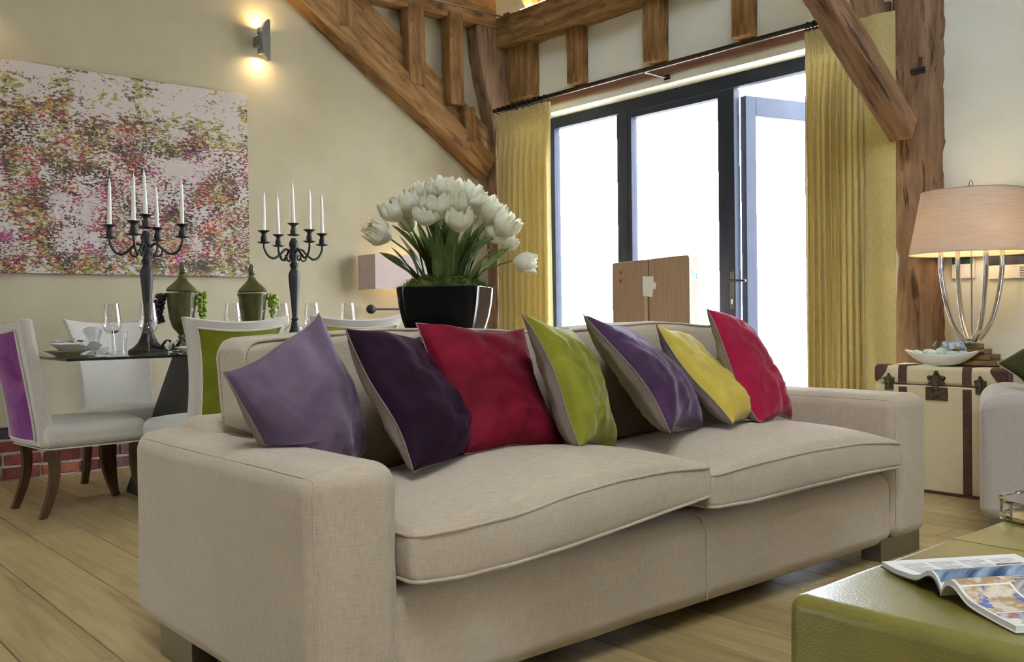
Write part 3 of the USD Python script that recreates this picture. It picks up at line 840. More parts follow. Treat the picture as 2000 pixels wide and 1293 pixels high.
def back_cushion(x0, x1, seed, label):
    y0, y1, z0, z1 = 2.315, 2.49, 0.49, 0.868
    t = rb(x0, x1, y0, y1, z0, z1, 0.03, 4, 0.04)
    v = np.array(t.vertices)
    fx, fz, fy = (v[:, 0] - x0) / (x1 - x0), (v[:, 2] - z0) / (z1 - z0), (v[:, 1] - y0) / (y1 - y0)
    v[:, 1] -= np.where(fy < 0.5, 1, -0.2) * 0.03 * np.clip(np.sin(np.clip(fx, 0, 1) * PI), 0, 1) ** 0.6 * np.clip(np.sin(np.clip(fz, 0, 1) * PI), 0, 1) ** 0.7
    v[:, 2] += np.where(fz > 0.85, 0.022 * np.sin(np.clip(fx, 0, 1) * PI), 0) + np.where(fz > 0.8, fb(v, 6, seed) * 0.016, 0)
    v[:, 1] += (fz - 0.5) * 0.06
    low = v[:, 2] < ARM_Z + 0.03
    v[:, 0] = np.where(low, np.clip(v[:, 0], ARM_IN0 + 0.012, 3.3), v[:, 0])
    v += np.stack([0 * v[:, 0], fb(v, 5, seed), fb(v, 5, seed + 3)], 1) * 0.01
    t.vertices = v
    c = obj('back_cushion', t, 'linen', sofa, smooth=45, label=label)
    for fy_, yy in ((0, y0 + 0.004), (1, y1 - 0.004)):
        p = rect_path(x0 + 0.004, x1 - 0.004, z0 + 0.012, z1 - 0.004, 0.05)
        p3 = np.column_stack([p[:, 0], np.full(len(p), yy), p[:, 1]])
        fx, fz = (p3[:, 0] - x0) / (x1 - x0), (p3[:, 2] - z0) / (z1 - z0)
        p3[:, 2] += np.where(fz > 0.85, 0.022 * np.sin(np.clip(fx, 0, 1) * PI), 0) + np.where(fz > 0.8, fb(p3, 6, seed) * 0.016, 0)
        p3[:, 1] += (fz - 0.5) * 0.06
        lw = p3[:, 2] < ARM_Z + 0.03
        p3[:, 0] = np.where(lw, np.clip(p3[:, 0], ARM_IN0 + 0.014, 3.3), p3[:, 0])
        obj('piping', tube(p3, 0.0045, 8, closed=True), 'linen', c, smooth=60)


back_cushion(1.075, 2.155, 3, 'left back cushion')
back_cushion(2.16, 3.20, 9, 'right back cushion')


def seat_z(x, y):
    """Height of the seat cushion tops under the scatter cushions."""
    a_, b_, l = (1.15, 2.20, lift0) if x < 2.2 else (2.205, 3.31, lift1)
    z1 = 0.452 if x < 2.2 else 0.445
    fx, fy = np.clip((x - a_) / (b_ - a_), 0, 1), np.clip((y - 1.7) / 0.64, 0, 1)
    return z1 + 0.075 * (np.sin(fx * PI) ** 0.5) * (np.sin(fy * PI) ** 0.5) + float(l(np.array([x]), np.array([1.0]))[0]) * (1 - 0.65 * float(ss(0, 0.7, fy)))


# ------------------------------------------------------------------ scatter cushions
def pillow(label, front, centre, yaw_, lean, roll_, size, seed, thick=0.17, back='taupe', clamp=True, wrinkles=1.0):
    """A feather cushion: velvet front and linen back meeting at a seam, pinched corners, creases; it settles against what it touches."""
    n = np.array([math.cos(yaw_), math.sin(yaw_), 0])
    X = np.array([-math.sin(yaw_), math.cos(yaw_), 0])
    Z = np.array([0, 0, 1.0])
    n2, z2 = math.cos(lean) * n + math.sin(lean) * Z, -math.sin(lean) * n + math.cos(lean) * Z
    x3, z3 = math.cos(roll_) * X + math.sin(roll_) * z2, -math.sin(roll_) * X + math.cos(roll_) * z2
    N = 36
    g = np.sin(np.linspace(-1, 1, N) * PI / 2) * 0.45 + np.linspace(-1, 1, N) * 0.55
    U, V = np.meshgrid(g, g, indexing='ij')
    dent = 0.10
    wave = 0.012 * np.sin(3.1 * V + seed) * (1 - V ** 2) + 0.010 * np.sin(5.3 * V + 2 * seed) * (1 - V ** 2)
    px = U * (1 - dent * (1 - V ** 2)) * size / 2 + wave * np.abs(U) * size
    pz = V * (1 - dent * (1 - U ** 2)) * size / 2 + 0.02 * size * np.sin(2.7 * U + seed * 1.3) * (1 - U ** 2) * V
    bulge = np.clip((1 - U ** 2) * (1 - V ** 2), 0, 1) ** 0.40 * (1 - 0.22 * V)
    t = thing('throw_cushion', label, 'cushion', (0, 0, 0))
    C = np.array(centre)
    for sgn, nm, mm in ((1, 'velvet_front', front), (-1, 'linen_back', back)):
        h = thick * (0.54 if sgn > 0 else 0.50) * bulge
        q = np.stack([U * 2.2, V * 2.2, np.full_like(U, seed * 3.7 + sgn)], -1)
        r_ = np.hypot(U, V)
        fold = np.sin(np.arctan2(V, U) * 9 + 4 * fb(q, 0.8, seed + 5) + seed) * ss(0.45, 1.0, r_) * 0.006
        crease = (fb(q, 1.2, seed, 3) * 0.026 + np.abs(fb(q * [1, 2.0, 1], 1.0, seed + 2, 2)) * -0.040 + fold) * bulge * wrinkles
        d = sgn * (h + crease) - 0.02 * (1 - U ** 2) * ss(-0.2, 1, V) * 0
        d = d + (0.016 * np.sin(2.3 * V + seed * 1.7) + 0.010 * np.sin(2.0 * U + seed) - 0.010 * U * V * math.cos(seed)) * size / 0.45
        P = C + px[..., None] * x3 + pz[..., None] * z3 + d[..., None] * n2
        if clamp:
            flat = P.reshape(-1, 3)
            # rest on the seat, on the arm and against the back cushions
            lim = 2.285 + 0.085 * np.clip((flat[:, 2] - 0.5) / 0.38, 0, 1.2)
            flat[:, 1] = np.minimum(flat[:, 1], lim - 0.002 * (sgn > 0) * 0)
            dz_, dx_ = ARM_Z + 0.016 - flat[:, 2], ARM_IN0 + 0.010 - flat[:, 0]
            inside = (dz_ > 0) & (dx_ > 0)
            flat[:, 2] = np.where(inside & (dz_ <= dx_ * 1.5), ARM_Z + 0.016, flat[:, 2])
            flat[:, 0] = np.where(inside & (dz_ > dx_ * 1.5), ARM_IN0 + 0.010, flat[:, 0])
            sz = np.array([seat_z(a_, b_) for a_, b_ in flat[:, :2]]) + 0.006
            flat[:, 2] = np.maximum(flat[:, 2], sz)
            flat[:, 0] = np.minimum(flat[:, 0], ARM_IN1 - 0.008)
            P = flat.reshape(P.shape)
        obj(nm, grid(P, flip=sgn < 0), mm, t, smooth=70)
        if sgn > 0:
            rim = np.concatenate([P[:-1, 0], P[-1, :-1], P[:0:-1, -1], P[0, :0:-1]])
    obj('seam', tube(rim, 0.0022, 5, closed=True), back, t, smooth=70)
    return t


pillow('pale mauve velvet cushion leaning over the near sofa arm', 'mauve', (1.172, 2.20, 0.672), -1.12, 0.09, 0.333, 0.42, 1, 0.15)
pillow('very dark plum velvet cushion between the mauve and crimson ones', 'plum', (1.489, 2.150, 0.700), -1.06, 0.451, -0.083, 0.415, 2, 0.16)
pillow('deep crimson velvet cushion facing forward, third from the near arm', 'crimson', (1.793, 2.19, 0.705), -1.50, 0.56, -0.067, 0.43, 3, 0.16)
pillow('lime green velvet cushion in the middle of the sofa', 'lime', (2.051, 2.115, 0.710), -1.031, 0.474, -0.128, 0.43, 4, 0.16)
pillow('violet velvet cushion between the lime and yellow ones', 'violet', (2.385, 2.11, 0.724), -1.022, 0.637, -0.122, 0.46, 5, 0.16)
pillow('smaller mustard yellow cushion with a grey linen back', 'mustard', (2.728, 2.125, 0.700), -1.039, 0.67, -0.127, 0.425, 6, 0.14)
pillow('raspberry red velvet cushion at the far end of the sofa', 'raspberry', (2.98, 2.13, 0.717), -1.117, 0.517, -0.104, 0.45, 7, 0.16)

# ================================================================== ARMCHAIR at the right edge
ac = thing('armchair', 'pale grey linen armchair cut off by the right edge of the photo', 'armchair', (3.915, 1.69, 0), -67)
# local x runs across the front, local y goes back from the front


def chair_arm(x0, x1, seed):
    t = rb(x0, x1, 0.0, 0.80, 0.075, 0.555, 0.05, 5, 0.05)
    v = np.array(t.vertices)
    c = (x0 + x1) / 2
    v[:, 2] += np.where(v[:, 2] > 0.45, 0.030 * np.cos((v[:, 0] - c) / (x1 - x0) * PI), 0)
    t.vertices = v
    return soft(t, 0.006, 5, seed)


obj('arm', chair_arm(0.0, 0.24, 1), 'linen_grey', ac)
obj('arm', chair_arm(0.80, 1.04, 2), 'linen_grey', ac)
obj('base', rb(0.22, 0.82, 0.03, 0.83, 0.07, 0.3, 0.05, 4, 0.1), 'linen_grey', ac)
obj('seat_cushion', rb(0.245, 0.795, -0.01, 0.62, 0.305, 0.44, 0.05, 4, 0.06), 'linen_grey', ac)
obj('back', rb(0.2, 0.84, 0.60, 0.81, 0.075, 0.72, 0.06, 4, 0.08), 'linen_grey', ac)
for xx in (0.03, 0.95):
    for yy in (0.05, 0.70):
        obj('leg', rb(xx, xx + 0.06, yy, yy + 0.06, 0, 0.09, 0.004, 1, 1), 'steel', ac)

# ================================================================== OTTOMAN, magazine, tray
OX, OYF, OZT = 1.462, 0.972, 0.42
ot = thing('ottoman', 'large square olive green leather ottoman in the front corner', 'ottoman', (OX, OYF, 0))
OW = 1.22
t = rb(0, OW, -OW, 0, 0.085, OZT, 0.028, 4, 0.04)
v = np.array(t.vertices)
v[:, 2] += np.where(v[:, 2] > 0.3, fb(v, 3, 3) * 0.008, 0)
v[:, :2] += (np.stack([fb(v, 4, 5), fb(v, 4, 6)], 1) * 0.006)
t.vertices = v
obj('body', t, 'ottoman', ot)
for a_ in (OW / 2,):
    obj('seam', tube([(a_, -0.02, OZT + 0.0005), (a_, -OW + 0.02, OZT + 0.0005)], 0.0022, 6), 'ottoman', ot)
    obj('seam', tube([(0.02, -a_, OZT + 0.0005), (OW - 0.02, -a_, OZT + 0.0005)], 0.0022, 6), 'ottoman', ot)
obj('plinth', rb(0.05, OW - 0.05, -OW + 0.05, -0.05, 0.0, 0.088, 0.004, 1, 1), 'black_matt', ot)

# magazine: two curled page blocks meeting at the gutter
mg = thing('magazine', 'open glossy magazine lying on the olive ottoman', 'magazine', (0, 0, 0))
G0 = np.array([1.63, 0.77, OZT + 0.012])      # gutter, near end
gd = np.array([0.854, -0.52, 0])               # along the gutter
gd /= np.linalg.norm(gd)
pd = np.array([0.52, 0.854, 0])                 # across the far page
pd -= gd * (pd @ gd)
pd /= np.linalg.norm(pd)


def page(s, t_, far, h):
    """Point on a page: s along the gutter (metres), t_ across the page (0 at the gutter, 1 at the fore edge)."""
    w = 0.190
    curl = 0.019 * math.exp(-((t_ - 0.16) / 0.16) ** 2) * (1 - math.exp(-(t_ / 0.05) ** 2)) if t_ > 0 else 0
    z = 0.002 + curl + 0.012 * (1 - t_) * (0.3 + 0.7 * (t_ > 0.02)) + 0.010 * max(0, t_ - 0.75) * (2.0 if far else 0.6)
    p = G0 + gd * s + (pd if far else -pd) * (w * t_)
    return np.array([p[0], p[1], OZT + 0.004 + z + h])


def page_sheet(s0, s1, t0, t1, far, h0, h1, ns=10, nt=22):
    A = np.array([[page(s, t_, far, h1) for t_ in np.linspace(t0, t1, nt)] for s in np.linspace(s0, s1, ns)])
    B = np.array([[page(s, t_, far, h0) for t_ in np.linspace(t0, t1, nt)] for s in np.linspace(s0, s1, ns)])
    ring = np.concatenate([A, B[:, ::-1]], 1)
    g_ = grid(ring, close_v=True)
    caps, nv = [], nt
    for i in (0, ns - 1):
        ids = i * 2 * nv + np.arange(2 * nv)
        for j in range(nv - 1):
            p, q, c, d = ids[j], ids[j + 1], ids[2 * nv - 2 - j], ids[2 * nv - 1 - j]
            caps += [[p, q, c], [p, c, d]]
    g_ = trimesh.Trimesh(g_.vertices, np.vstack([g_.faces, caps]), process=False)
    g_.fix_normals()
    return g_


ML = 0.285
mf = obj('far_page', page_sheet(0, ML, 0.0, 1.0, True, -0.003, 0.006), 'paper', mg, label='text page')
mn = obj('near_page', page_sheet(0, ML, 0.0, 1.0, False, -0.003, 0.006), 'paper', mg, label='page of photographs')
obj('cover', page_sheet(-0.002, ML + 0.002, 0.0, 1.01, True, -0.0048, -0.003), 'ink', mg)
obj('cover', page_sheet(-0.002, ML + 0.002, 0.0, 1.01, False, -0.0048, -0.003), 'paper', mg)
H = 0.0063
for i in range(4):          # columns of small text
    for j in range(16):
        t1_ = 0.88 - j * 0.026
        if t1_ < 0.46:
            break
        obj('text_line', page_sheet(0.022 + i * 0.062, 0.022 + i * 0.062 + 0.050 - (0.014 if j % 5 == 4 else 0), t1_ - 0.007, t1_, True, 0.006, H, 3, 2), 'print_grey', mf, smooth=False)
K['photo_blue'] = mat('photo_blue', lin(40, 70, 110), lin(150, 170, 190), scale=(8, 60, 8), detail=4, rough=0.25)
K['photo_red'] = mat('photo_red', lin(176, 34, 40), lin(70, 84, 60), scale=(70, 70, 70), detail=2, lo=0.45, hi=0.55, rough=0.25)
K['photo_grey'] = mat('photo_grey', lin(96, 92, 90), lin(188, 184, 178), scale=(14, 60, 20), detail=4, rough=0.25, distortion=1.5)
K['photo_sand'] = mat('photo_sand', lin(176, 142, 104), lin(220, 208, 190), scale=(40, 40, 40), detail=3, lo=0.42, hi=0.58, rough=0.25, extra_mix=(lin(90, 110, 180), (30, 30, 30), 0.58, 0.64, 1.0))
K['photo_mixed'] = mat('photo_mixed', lin(170, 92, 84), lin(150, 170, 200), scale=(50, 50, 50), detail=3, lo=0.45, hi=0.55, rough=0.25, extra_mix=(lin(230, 226, 222), (24, 24, 24), 0.5, 0.6, 1.0))
obj('photograph', page_sheet(0.075, 0.19, 0.40, 0.44, True, 0.006, H, 6, 3), 'photo_sand', mf)
obj('photograph', page_sheet(0.004, 0.205, 0.035, 0.20, True, 0.006, H, 8, 12), 'photo_blue', mf)
obj('photograph', page_sheet(0.208, ML - 0.003, 0.03, 0.22, True, 0.006, H, 6, 12), 'photo_red', mf)
obj('photograph', page_sheet(0.005, 0.11, 0.05, 0.24, False, 0.006, H, 6, 12), 'photo_sand', mn)
obj('photograph', page_sheet(0.115, 0.20, 0.05, 0.13, False, 0.006, H, 6, 8), 'photo_blue', mn)
obj('photograph', page_sheet(0.005, 0.095, 0.26, 0.70, False, 0.006, H, 6, 12), 'photo_sand', mn)
obj('photograph', page_sheet(0.10, ML - 0.004, 0.16, 0.70, False, 0.006, H, 8, 12), 'photo_grey', mn)
obj('photograph', page_sheet(0.005, ML - 0.004, 0.72, 0.97, False, 0.006, H, 8, 8), 'photo_mixed', mn)
obj('headline', page_sheet(0.20, 0.255, 0.66, 0.70, True, 0.006, H, 4, 3), 'ink', mf)

# round chrome gallery tray at the right edge
ty = thing('gallery_tray', 'round chrome gallery tray on the olive ottoman at the right edge', 'tray', (2.44, 0.865, OZT + 0.001))
a = np.linspace(0, 2 * PI, 48, endpoint=False)
TR = 0.128
obj('tray_base', lathe([(0, 0.004), (TR, 0.004), (TR + 0.004, 0.002), (TR, 0.0), (0, 0.0)][::-1], 48), 'chrome', ty)
obj('rim', tube(np.stack([TR * np.cos(a), TR * np.sin(a), np.full(48, 0.008)], 1), 0.005, 8, closed=True), 'chrome', ty)
obj('rim', tube(np.stack([TR * np.cos(a), TR * np.sin(a), np.full(48, 0.045)], 1), 0.005, 8, closed=True), 'chrome', ty)
for k in range(8):
    q = 2 * PI * k / 8 + 0.2
    obj('post', tube([(TR * math.cos(q), TR * math.sin(q), 0.006), (TR * math.cos(q), TR * math.sin(q), 0.045)], 0.0035, 8), 'chrome', ty)

pillow('dark moss green velvet cushion on the armchair at the right edge', 'moss_velvet', (4.32, 1.49, 0.655), -2.45, 0.35, 0.62, 0.40, 12, 0.14, back='linen_grey', clamp=False)
# ================================================================== DINING GROUP
TZ = 0.76


def dining_chair(label, panel, loc, rotz):
    c = thing('dining_chair', label, 'chair', (*loc, 0), rotz, 'upholstered chairs around the glass table')
    zb, H_ = 0.335, 0.58

    def backmap(u, v, d):
        w = 0.205 + 0.062 * v ** 3 - 0.012 * np.sin(PI * v)
        zt = 0.915 + 0.028 * u ** 2 - zb
        y = -0.205 - 0.135 * v ** 1.35 + 0.045 * u ** 2 * (0.4 + 0.6 * v) + d * (1 - 0.25 * v)
        return np.stack([u * w, y, zb + v * zt], -1)
    t = rbox(2.0, 0.075, 2.0, 0.03, 4, 0.12)
    v = np.array(t.vertices)
    # rounded rim: the box was built wide, so its rounding is scaled back in the mapping
    uu, vv = v[:, 0], (v[:, 2] + 1) / 2
    edge = np.maximum(np.abs(uu), np.abs(2 * vv - 1))
    t.vertices = backmap(uu, np.clip(vv, 0, 1), v[:, 1] * np.where(edge > 0.985, 0.8, 1))
    b = obj('backrest', t, 'chair_linen', c, smooth=50)
    U, V = np.meshgrid(np.linspace(-0.84, 0.84, 24), np.linspace(0.05, 0.925, 24), indexing='ij')
    P = backmap(U, V, np.full_like(U, -0.0405) - 0.003 * (1 - (U / 0.84) ** 2))
    obj('back_panel', sheet(P, 0.004), panel, c, smooth=60)
    rim = np.concatenate([P[:-1, 0], P[-1, :-1], P[:0:-1, -1], P[0, :0:-1]]) - [0, 0.003, 0]
    obj('piping', tube(rim, 0.0055, 6, closed=True), 'chair_linen', b, smooth=60)
    s = rbox(0.47, 0.50, 0.115, 0.045, 4, 0.05)
    v = np.array(s.vertices)
    fx, fy = v[:, 0] / 0.235, v[:, 1] / 0.25
    v[:, 2] += np.where(v[:, 2] > 0.02, 0.028 * (1 - np.clip(fx, -1, 1) ** 2) * (1 - np.clip(fy, -1, 1) ** 2) ** 0.5, 0)
    v[:, 0] *= 1 + 0.03 * fy
    v += [0, 0.035, 0.378]
    s.vertices = v
    so = obj('seat', s, 'chair_linen', c, smooth=50)
    p = rect_path(-0.234, 0.234, -0.212, 0.286, 0.04)
    obj('piping', tube(np.column_stack([p[:, 0] * (1 + 0.03 * (p[:, 1] - 0.035) / 0.25), p[:, 1], np.full(len(p), 0.326)]), 0.004, 6, closed=True), 'chair_linen', so, smooth=60)
    for sx in (-1, 1):
        for back in (0, 1):
            z = np.linspace(0.335, 0.0, 12)
            k = (0.335 - z) / 0.335
            y = (-0.165 - 0.052 * k ** 1.8 + 0.018 * np.sin(PI * k)) if back else (0.235 + 0.055 * k ** 2.2 - 0.012 * np.sin(PI * k))
            x_ = sx * (0.185 + 0.004 * k)
            hw = 0.023 - 0.007 * k
            ring = np.array([[[x_[i] + a_ * hw[i], y[i] + b_ * hw[i], z[i]] for a_, b_ in ((-1, -1), (1, -1), (1, 1), (-1, 1))] for i in range(12)])
            g_ = grid(ring, close_v=True, flip=False)
            n_ = len(g_.vertices)
            g_ = trimesh.Trimesh(g_.vertices, np.vstack([g_.faces, [[0, 1, 2], [0, 2, 3], [n_ - 4, n_ - 2, n_ - 3], [n_ - 4, n_ - 1, n_ - 2]]]), process=False)
            g_.fix_normals()
            obj('leg', g_, 'walnut', c, smooth=35)
    return c


dining_chair('ivory dining chair with a purple velvet back panel at the table end', 'purple_back', (1.405, 5.03), -85)
dining_chair('ivory dining chair seen from the front across the glass table', 'purple_back', (1.845, 5.50), 181)
dining_chair('ivory dining chair with an olive green velvet back panel', 'green_back', (1.915, 4.545), 2)
dining_chair('ivory dining chair with a golden yellow velvet back panel', 'yellow_back', (2.595, 4.545), -2)

dt = thing('dining_table', 'glass-topped dining table on a black tapered pedestal', 'table', (2.24, 4.98, 0))
obj('glass_top', rb(-1.0, 1.0, -0.478, 0.478, TZ - 0.012, TZ, 0.002, 1, 3), 'table_glass', dt)
e = 0.0008
obj('glass_edge', cat([box(-1.0 - e, 1.0 + e, -0.478 - e, -0.474, TZ - 0.0125, TZ - 0.0005), box(-1.0 - e, 1.0 + e, 0.474, 0.478 + e, TZ - 0.0125, TZ - 0.0005),
                       box(-1.0 - e, -0.996, -0.474, 0.474, TZ - 0.0125, TZ - 0.0005), box(0.996, 1.0 + e, -0.474, 0.474, TZ - 0.0125, TZ - 0.0005)]), 'glass_edge', dt, smooth=False)
z = [0, TZ - 0.013]
P = np.array([[[sx * w_, sy * d_, zz] for sx, sy in ((-1, -1), (1, -1), (1, 1), (-1, 1))] for zz, w_, d_ in ((0, 0.50, 0.30), (0.02, 0.495, 0.298), (TZ - 0.033, 0.27, 0.2), (TZ - 0.013, 0.27, 0.2))])
g_ = grid(P, close_v=True)
g_ = trimesh.Trimesh(g_.vertices, np.vstack([g_.faces, [[0, 2, 1], [0, 3, 2], [12, 13, 14], [12, 14, 15]]]), process=False)
g_.fix_normals()
obj('pedestal', g_, 'black_matt', dt, smooth=False)


def candelabra(label, x, y, first_deg, k):
    c = thing('candelabra', label, 'candelabra', (x, y, TZ + 0.001), first_deg, 'black candelabra on the glass table')
    obj('base', lathe([(0, 0), (0.098, 0), (0.1, 0.006), (0.094, 0.014), (0.072, 0.026), (0.05, 0.05), (0.034, 0.085), (0.024, 0.125), (0.018, 0.155), (0, 0.157)], 28, True), 'iron', c)
    obj('stem', lathe([(0, 0.15), (0.016, 0.152), (0.022, 0.162), (0.015, 0.175), (0.016, 0.19), (0.022, 0.27), (0.029, 0.35), (0.033, 0.40), (0.032, 0.425), (0.022, 0.445), (0.017, 0.455), (0.024, 0.470), (0.025, 0.478), (0.017, 0.492), (0.017, 0.505), (0.026, 0.522), (0.026, 0.535), (0.019, 0.55), (0.02, 0.565), (0.027, 0.59), (0.026, 0.605), (0.015, 0.625), (0.013, 0.63)], 24, True), 'iron', c)
    cup = [(0, 0), (0.012, 0.0), (0.019, 0.016), (0.017, 0.034), (0.011, 0.048), (0.016, 0.058), (0.033, 0.068), (0.034, 0.071), (0.0, 0.069)]
    pan = [(0, -0.004), (0.02, -0.002), (0.036, 0.004), (0.036, 0.007), (0, 0.006)]

    def holder(px, py, z, parent):
        for nm, pr in (('drip_pan', pan), ('candle_cup', cup)):
            t_ = lathe(pr, 20, True)
            t_.apply_translation([px, py, z])
            obj(nm, t_, 'iron', parent)
    holder(0, 0, 0.645, c)
    tops = [(0, 0, 0.714)]
    for q in range(4):
        a_ = q * PI / 2
        ca, sa = math.cos(a_), math.sin(a_)
        prof = [(0.015, 0.545), (0.05, 0.565), (0.085, 0.535), (0.125, 0.510), (0.162, 0.525), (0.184, 0.565), (0.186, 0.592)]
        pts = spline([(r_ * ca, r_ * sa, z_) for r_, z_ in prof], 28)
        curl = spline([(0.085, 0.535), (0.075, 0.505), (0.052, 0.500), (0.046, 0.52), (0.058, 0.53)], 16)
        arm_ = obj('arm', cat([tube(pts, 0.0068, 8), tube([(r_ * ca, r_ * sa, z_) for r_, z_ in curl], np.linspace(0.006, 0.004, 16), 8)]), 'iron', c)
        holder(0.186 * ca, 0.186 * sa, 0.594, arm_)
        tops.append((0.186 * ca, 0.186 * sa, 0.663))
    R_ = math.radians(first_deg)
    places = {'a': ['on the tallest middle cup of', 'on the nearest arm of', 'on the right arm of', 'on the farthest arm of', 'on the left arm of'],
              'b': ['on the tallest middle cup of', 'on the nearest arm of', 'on the right arm of', 'on the farthest arm of', 'on the left arm of']}[k]
    which = {'a': 'the candelabra in front of the painting', 'b': 'the candelabra nearer the window'}[k]
    for i, (cx, cy, cz) in enumerate(tops):
        wx, wy = x + cx * math.cos(R_) - cy * math.sin(R_), y + cx * math.sin(R_) + cy * math.cos(R_)
        ln = 0.228 + 0.006 * ((i * 7 + len(k) + (k == 'b')) % 3)
        cd = thing('candle', f'tapered white candle {places[i]} {which}', 'candle', (wx, wy, TZ + cz - 0.0005), 0, 'white tapered candles')
        tilt = 0.006 * (((i * 5) % 3) - 1)
        n_ = 10
        ax_ = np.array([[tilt * (j / n_), 0.5 * tilt * (j / n_), ln * j / n_] for j in range(n_ + 1)])
        rr_ = np.interp(np.linspace(0, 1, n_ + 1), [0, 0.8, 0.95, 1.0], [0.0115, 0.0085, 0.006, 0.002])
        obj('wax', tube(ax_, rr_, 12), 'candle', cd, smooth=50)
        obj('wick', tube([ax_[-1] - [0, 0, 0.002], ax_[-1] + [0.001, 0, 0.010]], 0.0011, 5), 'wick', cd)


candelabra('black five-armed candelabra in front of the painting', 1.775, 5.0, 232.3, 'a')
candelabra('black five-armed candelabra nearer the window lamp', 2.62, 5.0, 270.5, 'b')


def urn(label, x, y, tilt):
    u = thing('lidded_urn', label, 'urn', (x, y, TZ + 0.001), 15)
    body = lathe([(0, 0), (0.052, 0), (0.054, 0.008), (0.046, 0.02), (0.028, 0.036), (0.018, 0.06), (0.024, 0.072), (0.018, 0.084), (0.03, 0.1), (0.052, 0.125), (0.066, 0.17), (0.074, 0.24), (0.080, 0.295), (0.087, 0.305), (0.087, 0.315), (0.078, 0.316), (0.068, 0.30), (0.06, 0.2), (0.0, 0.15)], 40, True)
    v = np.array(body.vertices)
    a_ = np.arctan2(v[:, 1], v[:, 0])
    k_ = ss(0.1, 0.16, v[:, 2]) * (1 - ss(0.27, 0.3, v[:, 2]))
    v[:, :2] *= (1 + 0.025 * k_ * np.sin(16 * a_))[:, None]
    body.vertices = v
    obj('body', body, 'olive_glaze', u, smooth=50)
    lid = lathe([(0, 0.0), (0.080, 0.0), (0.083, 0.006), (0.076, 0.02), (0.05, 0.045), (0.03, 0.066), (0.020, 0.085), (0.017, 0.10)], 32, True)
    fin = lathe([(0.016, 0.098), (0.02, 0.104), (0.012, 0.112), (0.019, 0.126), (0.015, 0.145), (0.007, 0.162), (0.0, 0.17)], 20, True)
    R_ = trimesh.transformations.rotation_matrix(tilt, [0.3, 1, 0])
    for t_ in (lid, fin):
        t_.apply_transform(R_)
        t_.apply_translation([0, 0, 0.321])
    l = obj('lid', lid, 'olive_glaze', u, smooth=50)
    obj('finial', fin, 'olive_glaze', l, smooth=50)
    return u


urn('olive glazed lidded urn with dark and green grapes, beside the nearer candelabra', 2.035, 5.2, 0.05)
urn('olive glazed lidded urn with only green grapes, between the candelabra', 2.455, 5.2, -0.03)


def grapes(label, x, y, z, m_, n_, seed, dirx, diry):
    g0 = thing('grape_bunch', label, 'grapes', (x, y, z))
    rg = random.Random(seed)
    obj('stalk', tube(spline([(-dirx * 0.05, -diry * 0.05, 0.012), (0, 0, 0.015), (dirx * 0.01, diry * 0.01, -0.06), (0, 0, -0.15)], 12), 0.002, 5), 'stem', g0)
    pts = []
    tries = 0
    while len(pts) < n_ and tries < 4000:
        tries += 1
        d = rg.random()
        rad = 0.034 * (1 - 0.6 * d) * math.sqrt(rg.random())
        q = rg.random() * 2 * PI
        p = np.array([rad * math.cos(q) + dirx * 0.012 * math.sin(d * 3), rad * math.sin(q) + diry * 0.012 * math.sin(d * 3), 0.012 - 0.155 * d])
        if all(np.linalg.norm(p - o_) > 0.0185 for o_ in pts):
            pts.append(p)
    for p in pts:
        obj('grape', sphere(0.0118, p, 1, (1, 1, 1.0)), m_, g0, smooth=True)


R1, R2 = np.array([0.93, -0.365]), np.array([0.904, -0.427])
grapes('dark purple grapes spilling from the left side of the first urn', *(np.array([2.035, 5.2]) - R1 * 0.108), 1.055, 'grape_dark', 34, 3, -0.93, 0.365)
grapes('green grapes spilling from the right side of the first urn', *(np.array([2.035, 5.2]) + R1 * 0.098), 1.065, 'grape_green', 34, 4, 0.93, -0.365)
grapes('green grapes spilling from the urn between the candelabra', *(np.array([2.455, 5.2]) + R2 * 0.108), 1.055, 'grape_green', 36, 5, 0.904, -0.427)


def wine_glass(label, x, y):
    g0 = thing('wine_glass', label, 'wine glass', (x, y, TZ + 0.001), 0, 'wine glasses on the glass table')
    obj('bowl', lathe([(0.006, 0.098), (0.022, 0.103), (0.038, 0.118), (0.046, 0.14), (0.046, 0.16), (0.041, 0.2), (0.0345, 0.252), (0.0335, 0.252), (0.040, 0.2), (0.045, 0.16), (0.045, 0.14), (0.037, 0.119), (0.021, 0.1045), (0.0, 0.101)], 28, True), 'glass', g0, smooth=60)
    obj('stem', lathe([(0.0, 0.002), (0.012, 0.003), (0.005, 0.012), (0.0038, 0.03), (0.0038, 0.08), (0.006, 0.098), (0, 0.0985)], 14, True), 'glass', g0, smooth=60)
    obj('foot', lathe([(0, 0), (0.041, 0), (0.041, 0.0018), (0.012, 0.0045), (0, 0.005)], 28, True), 'glass', g0, smooth=60)


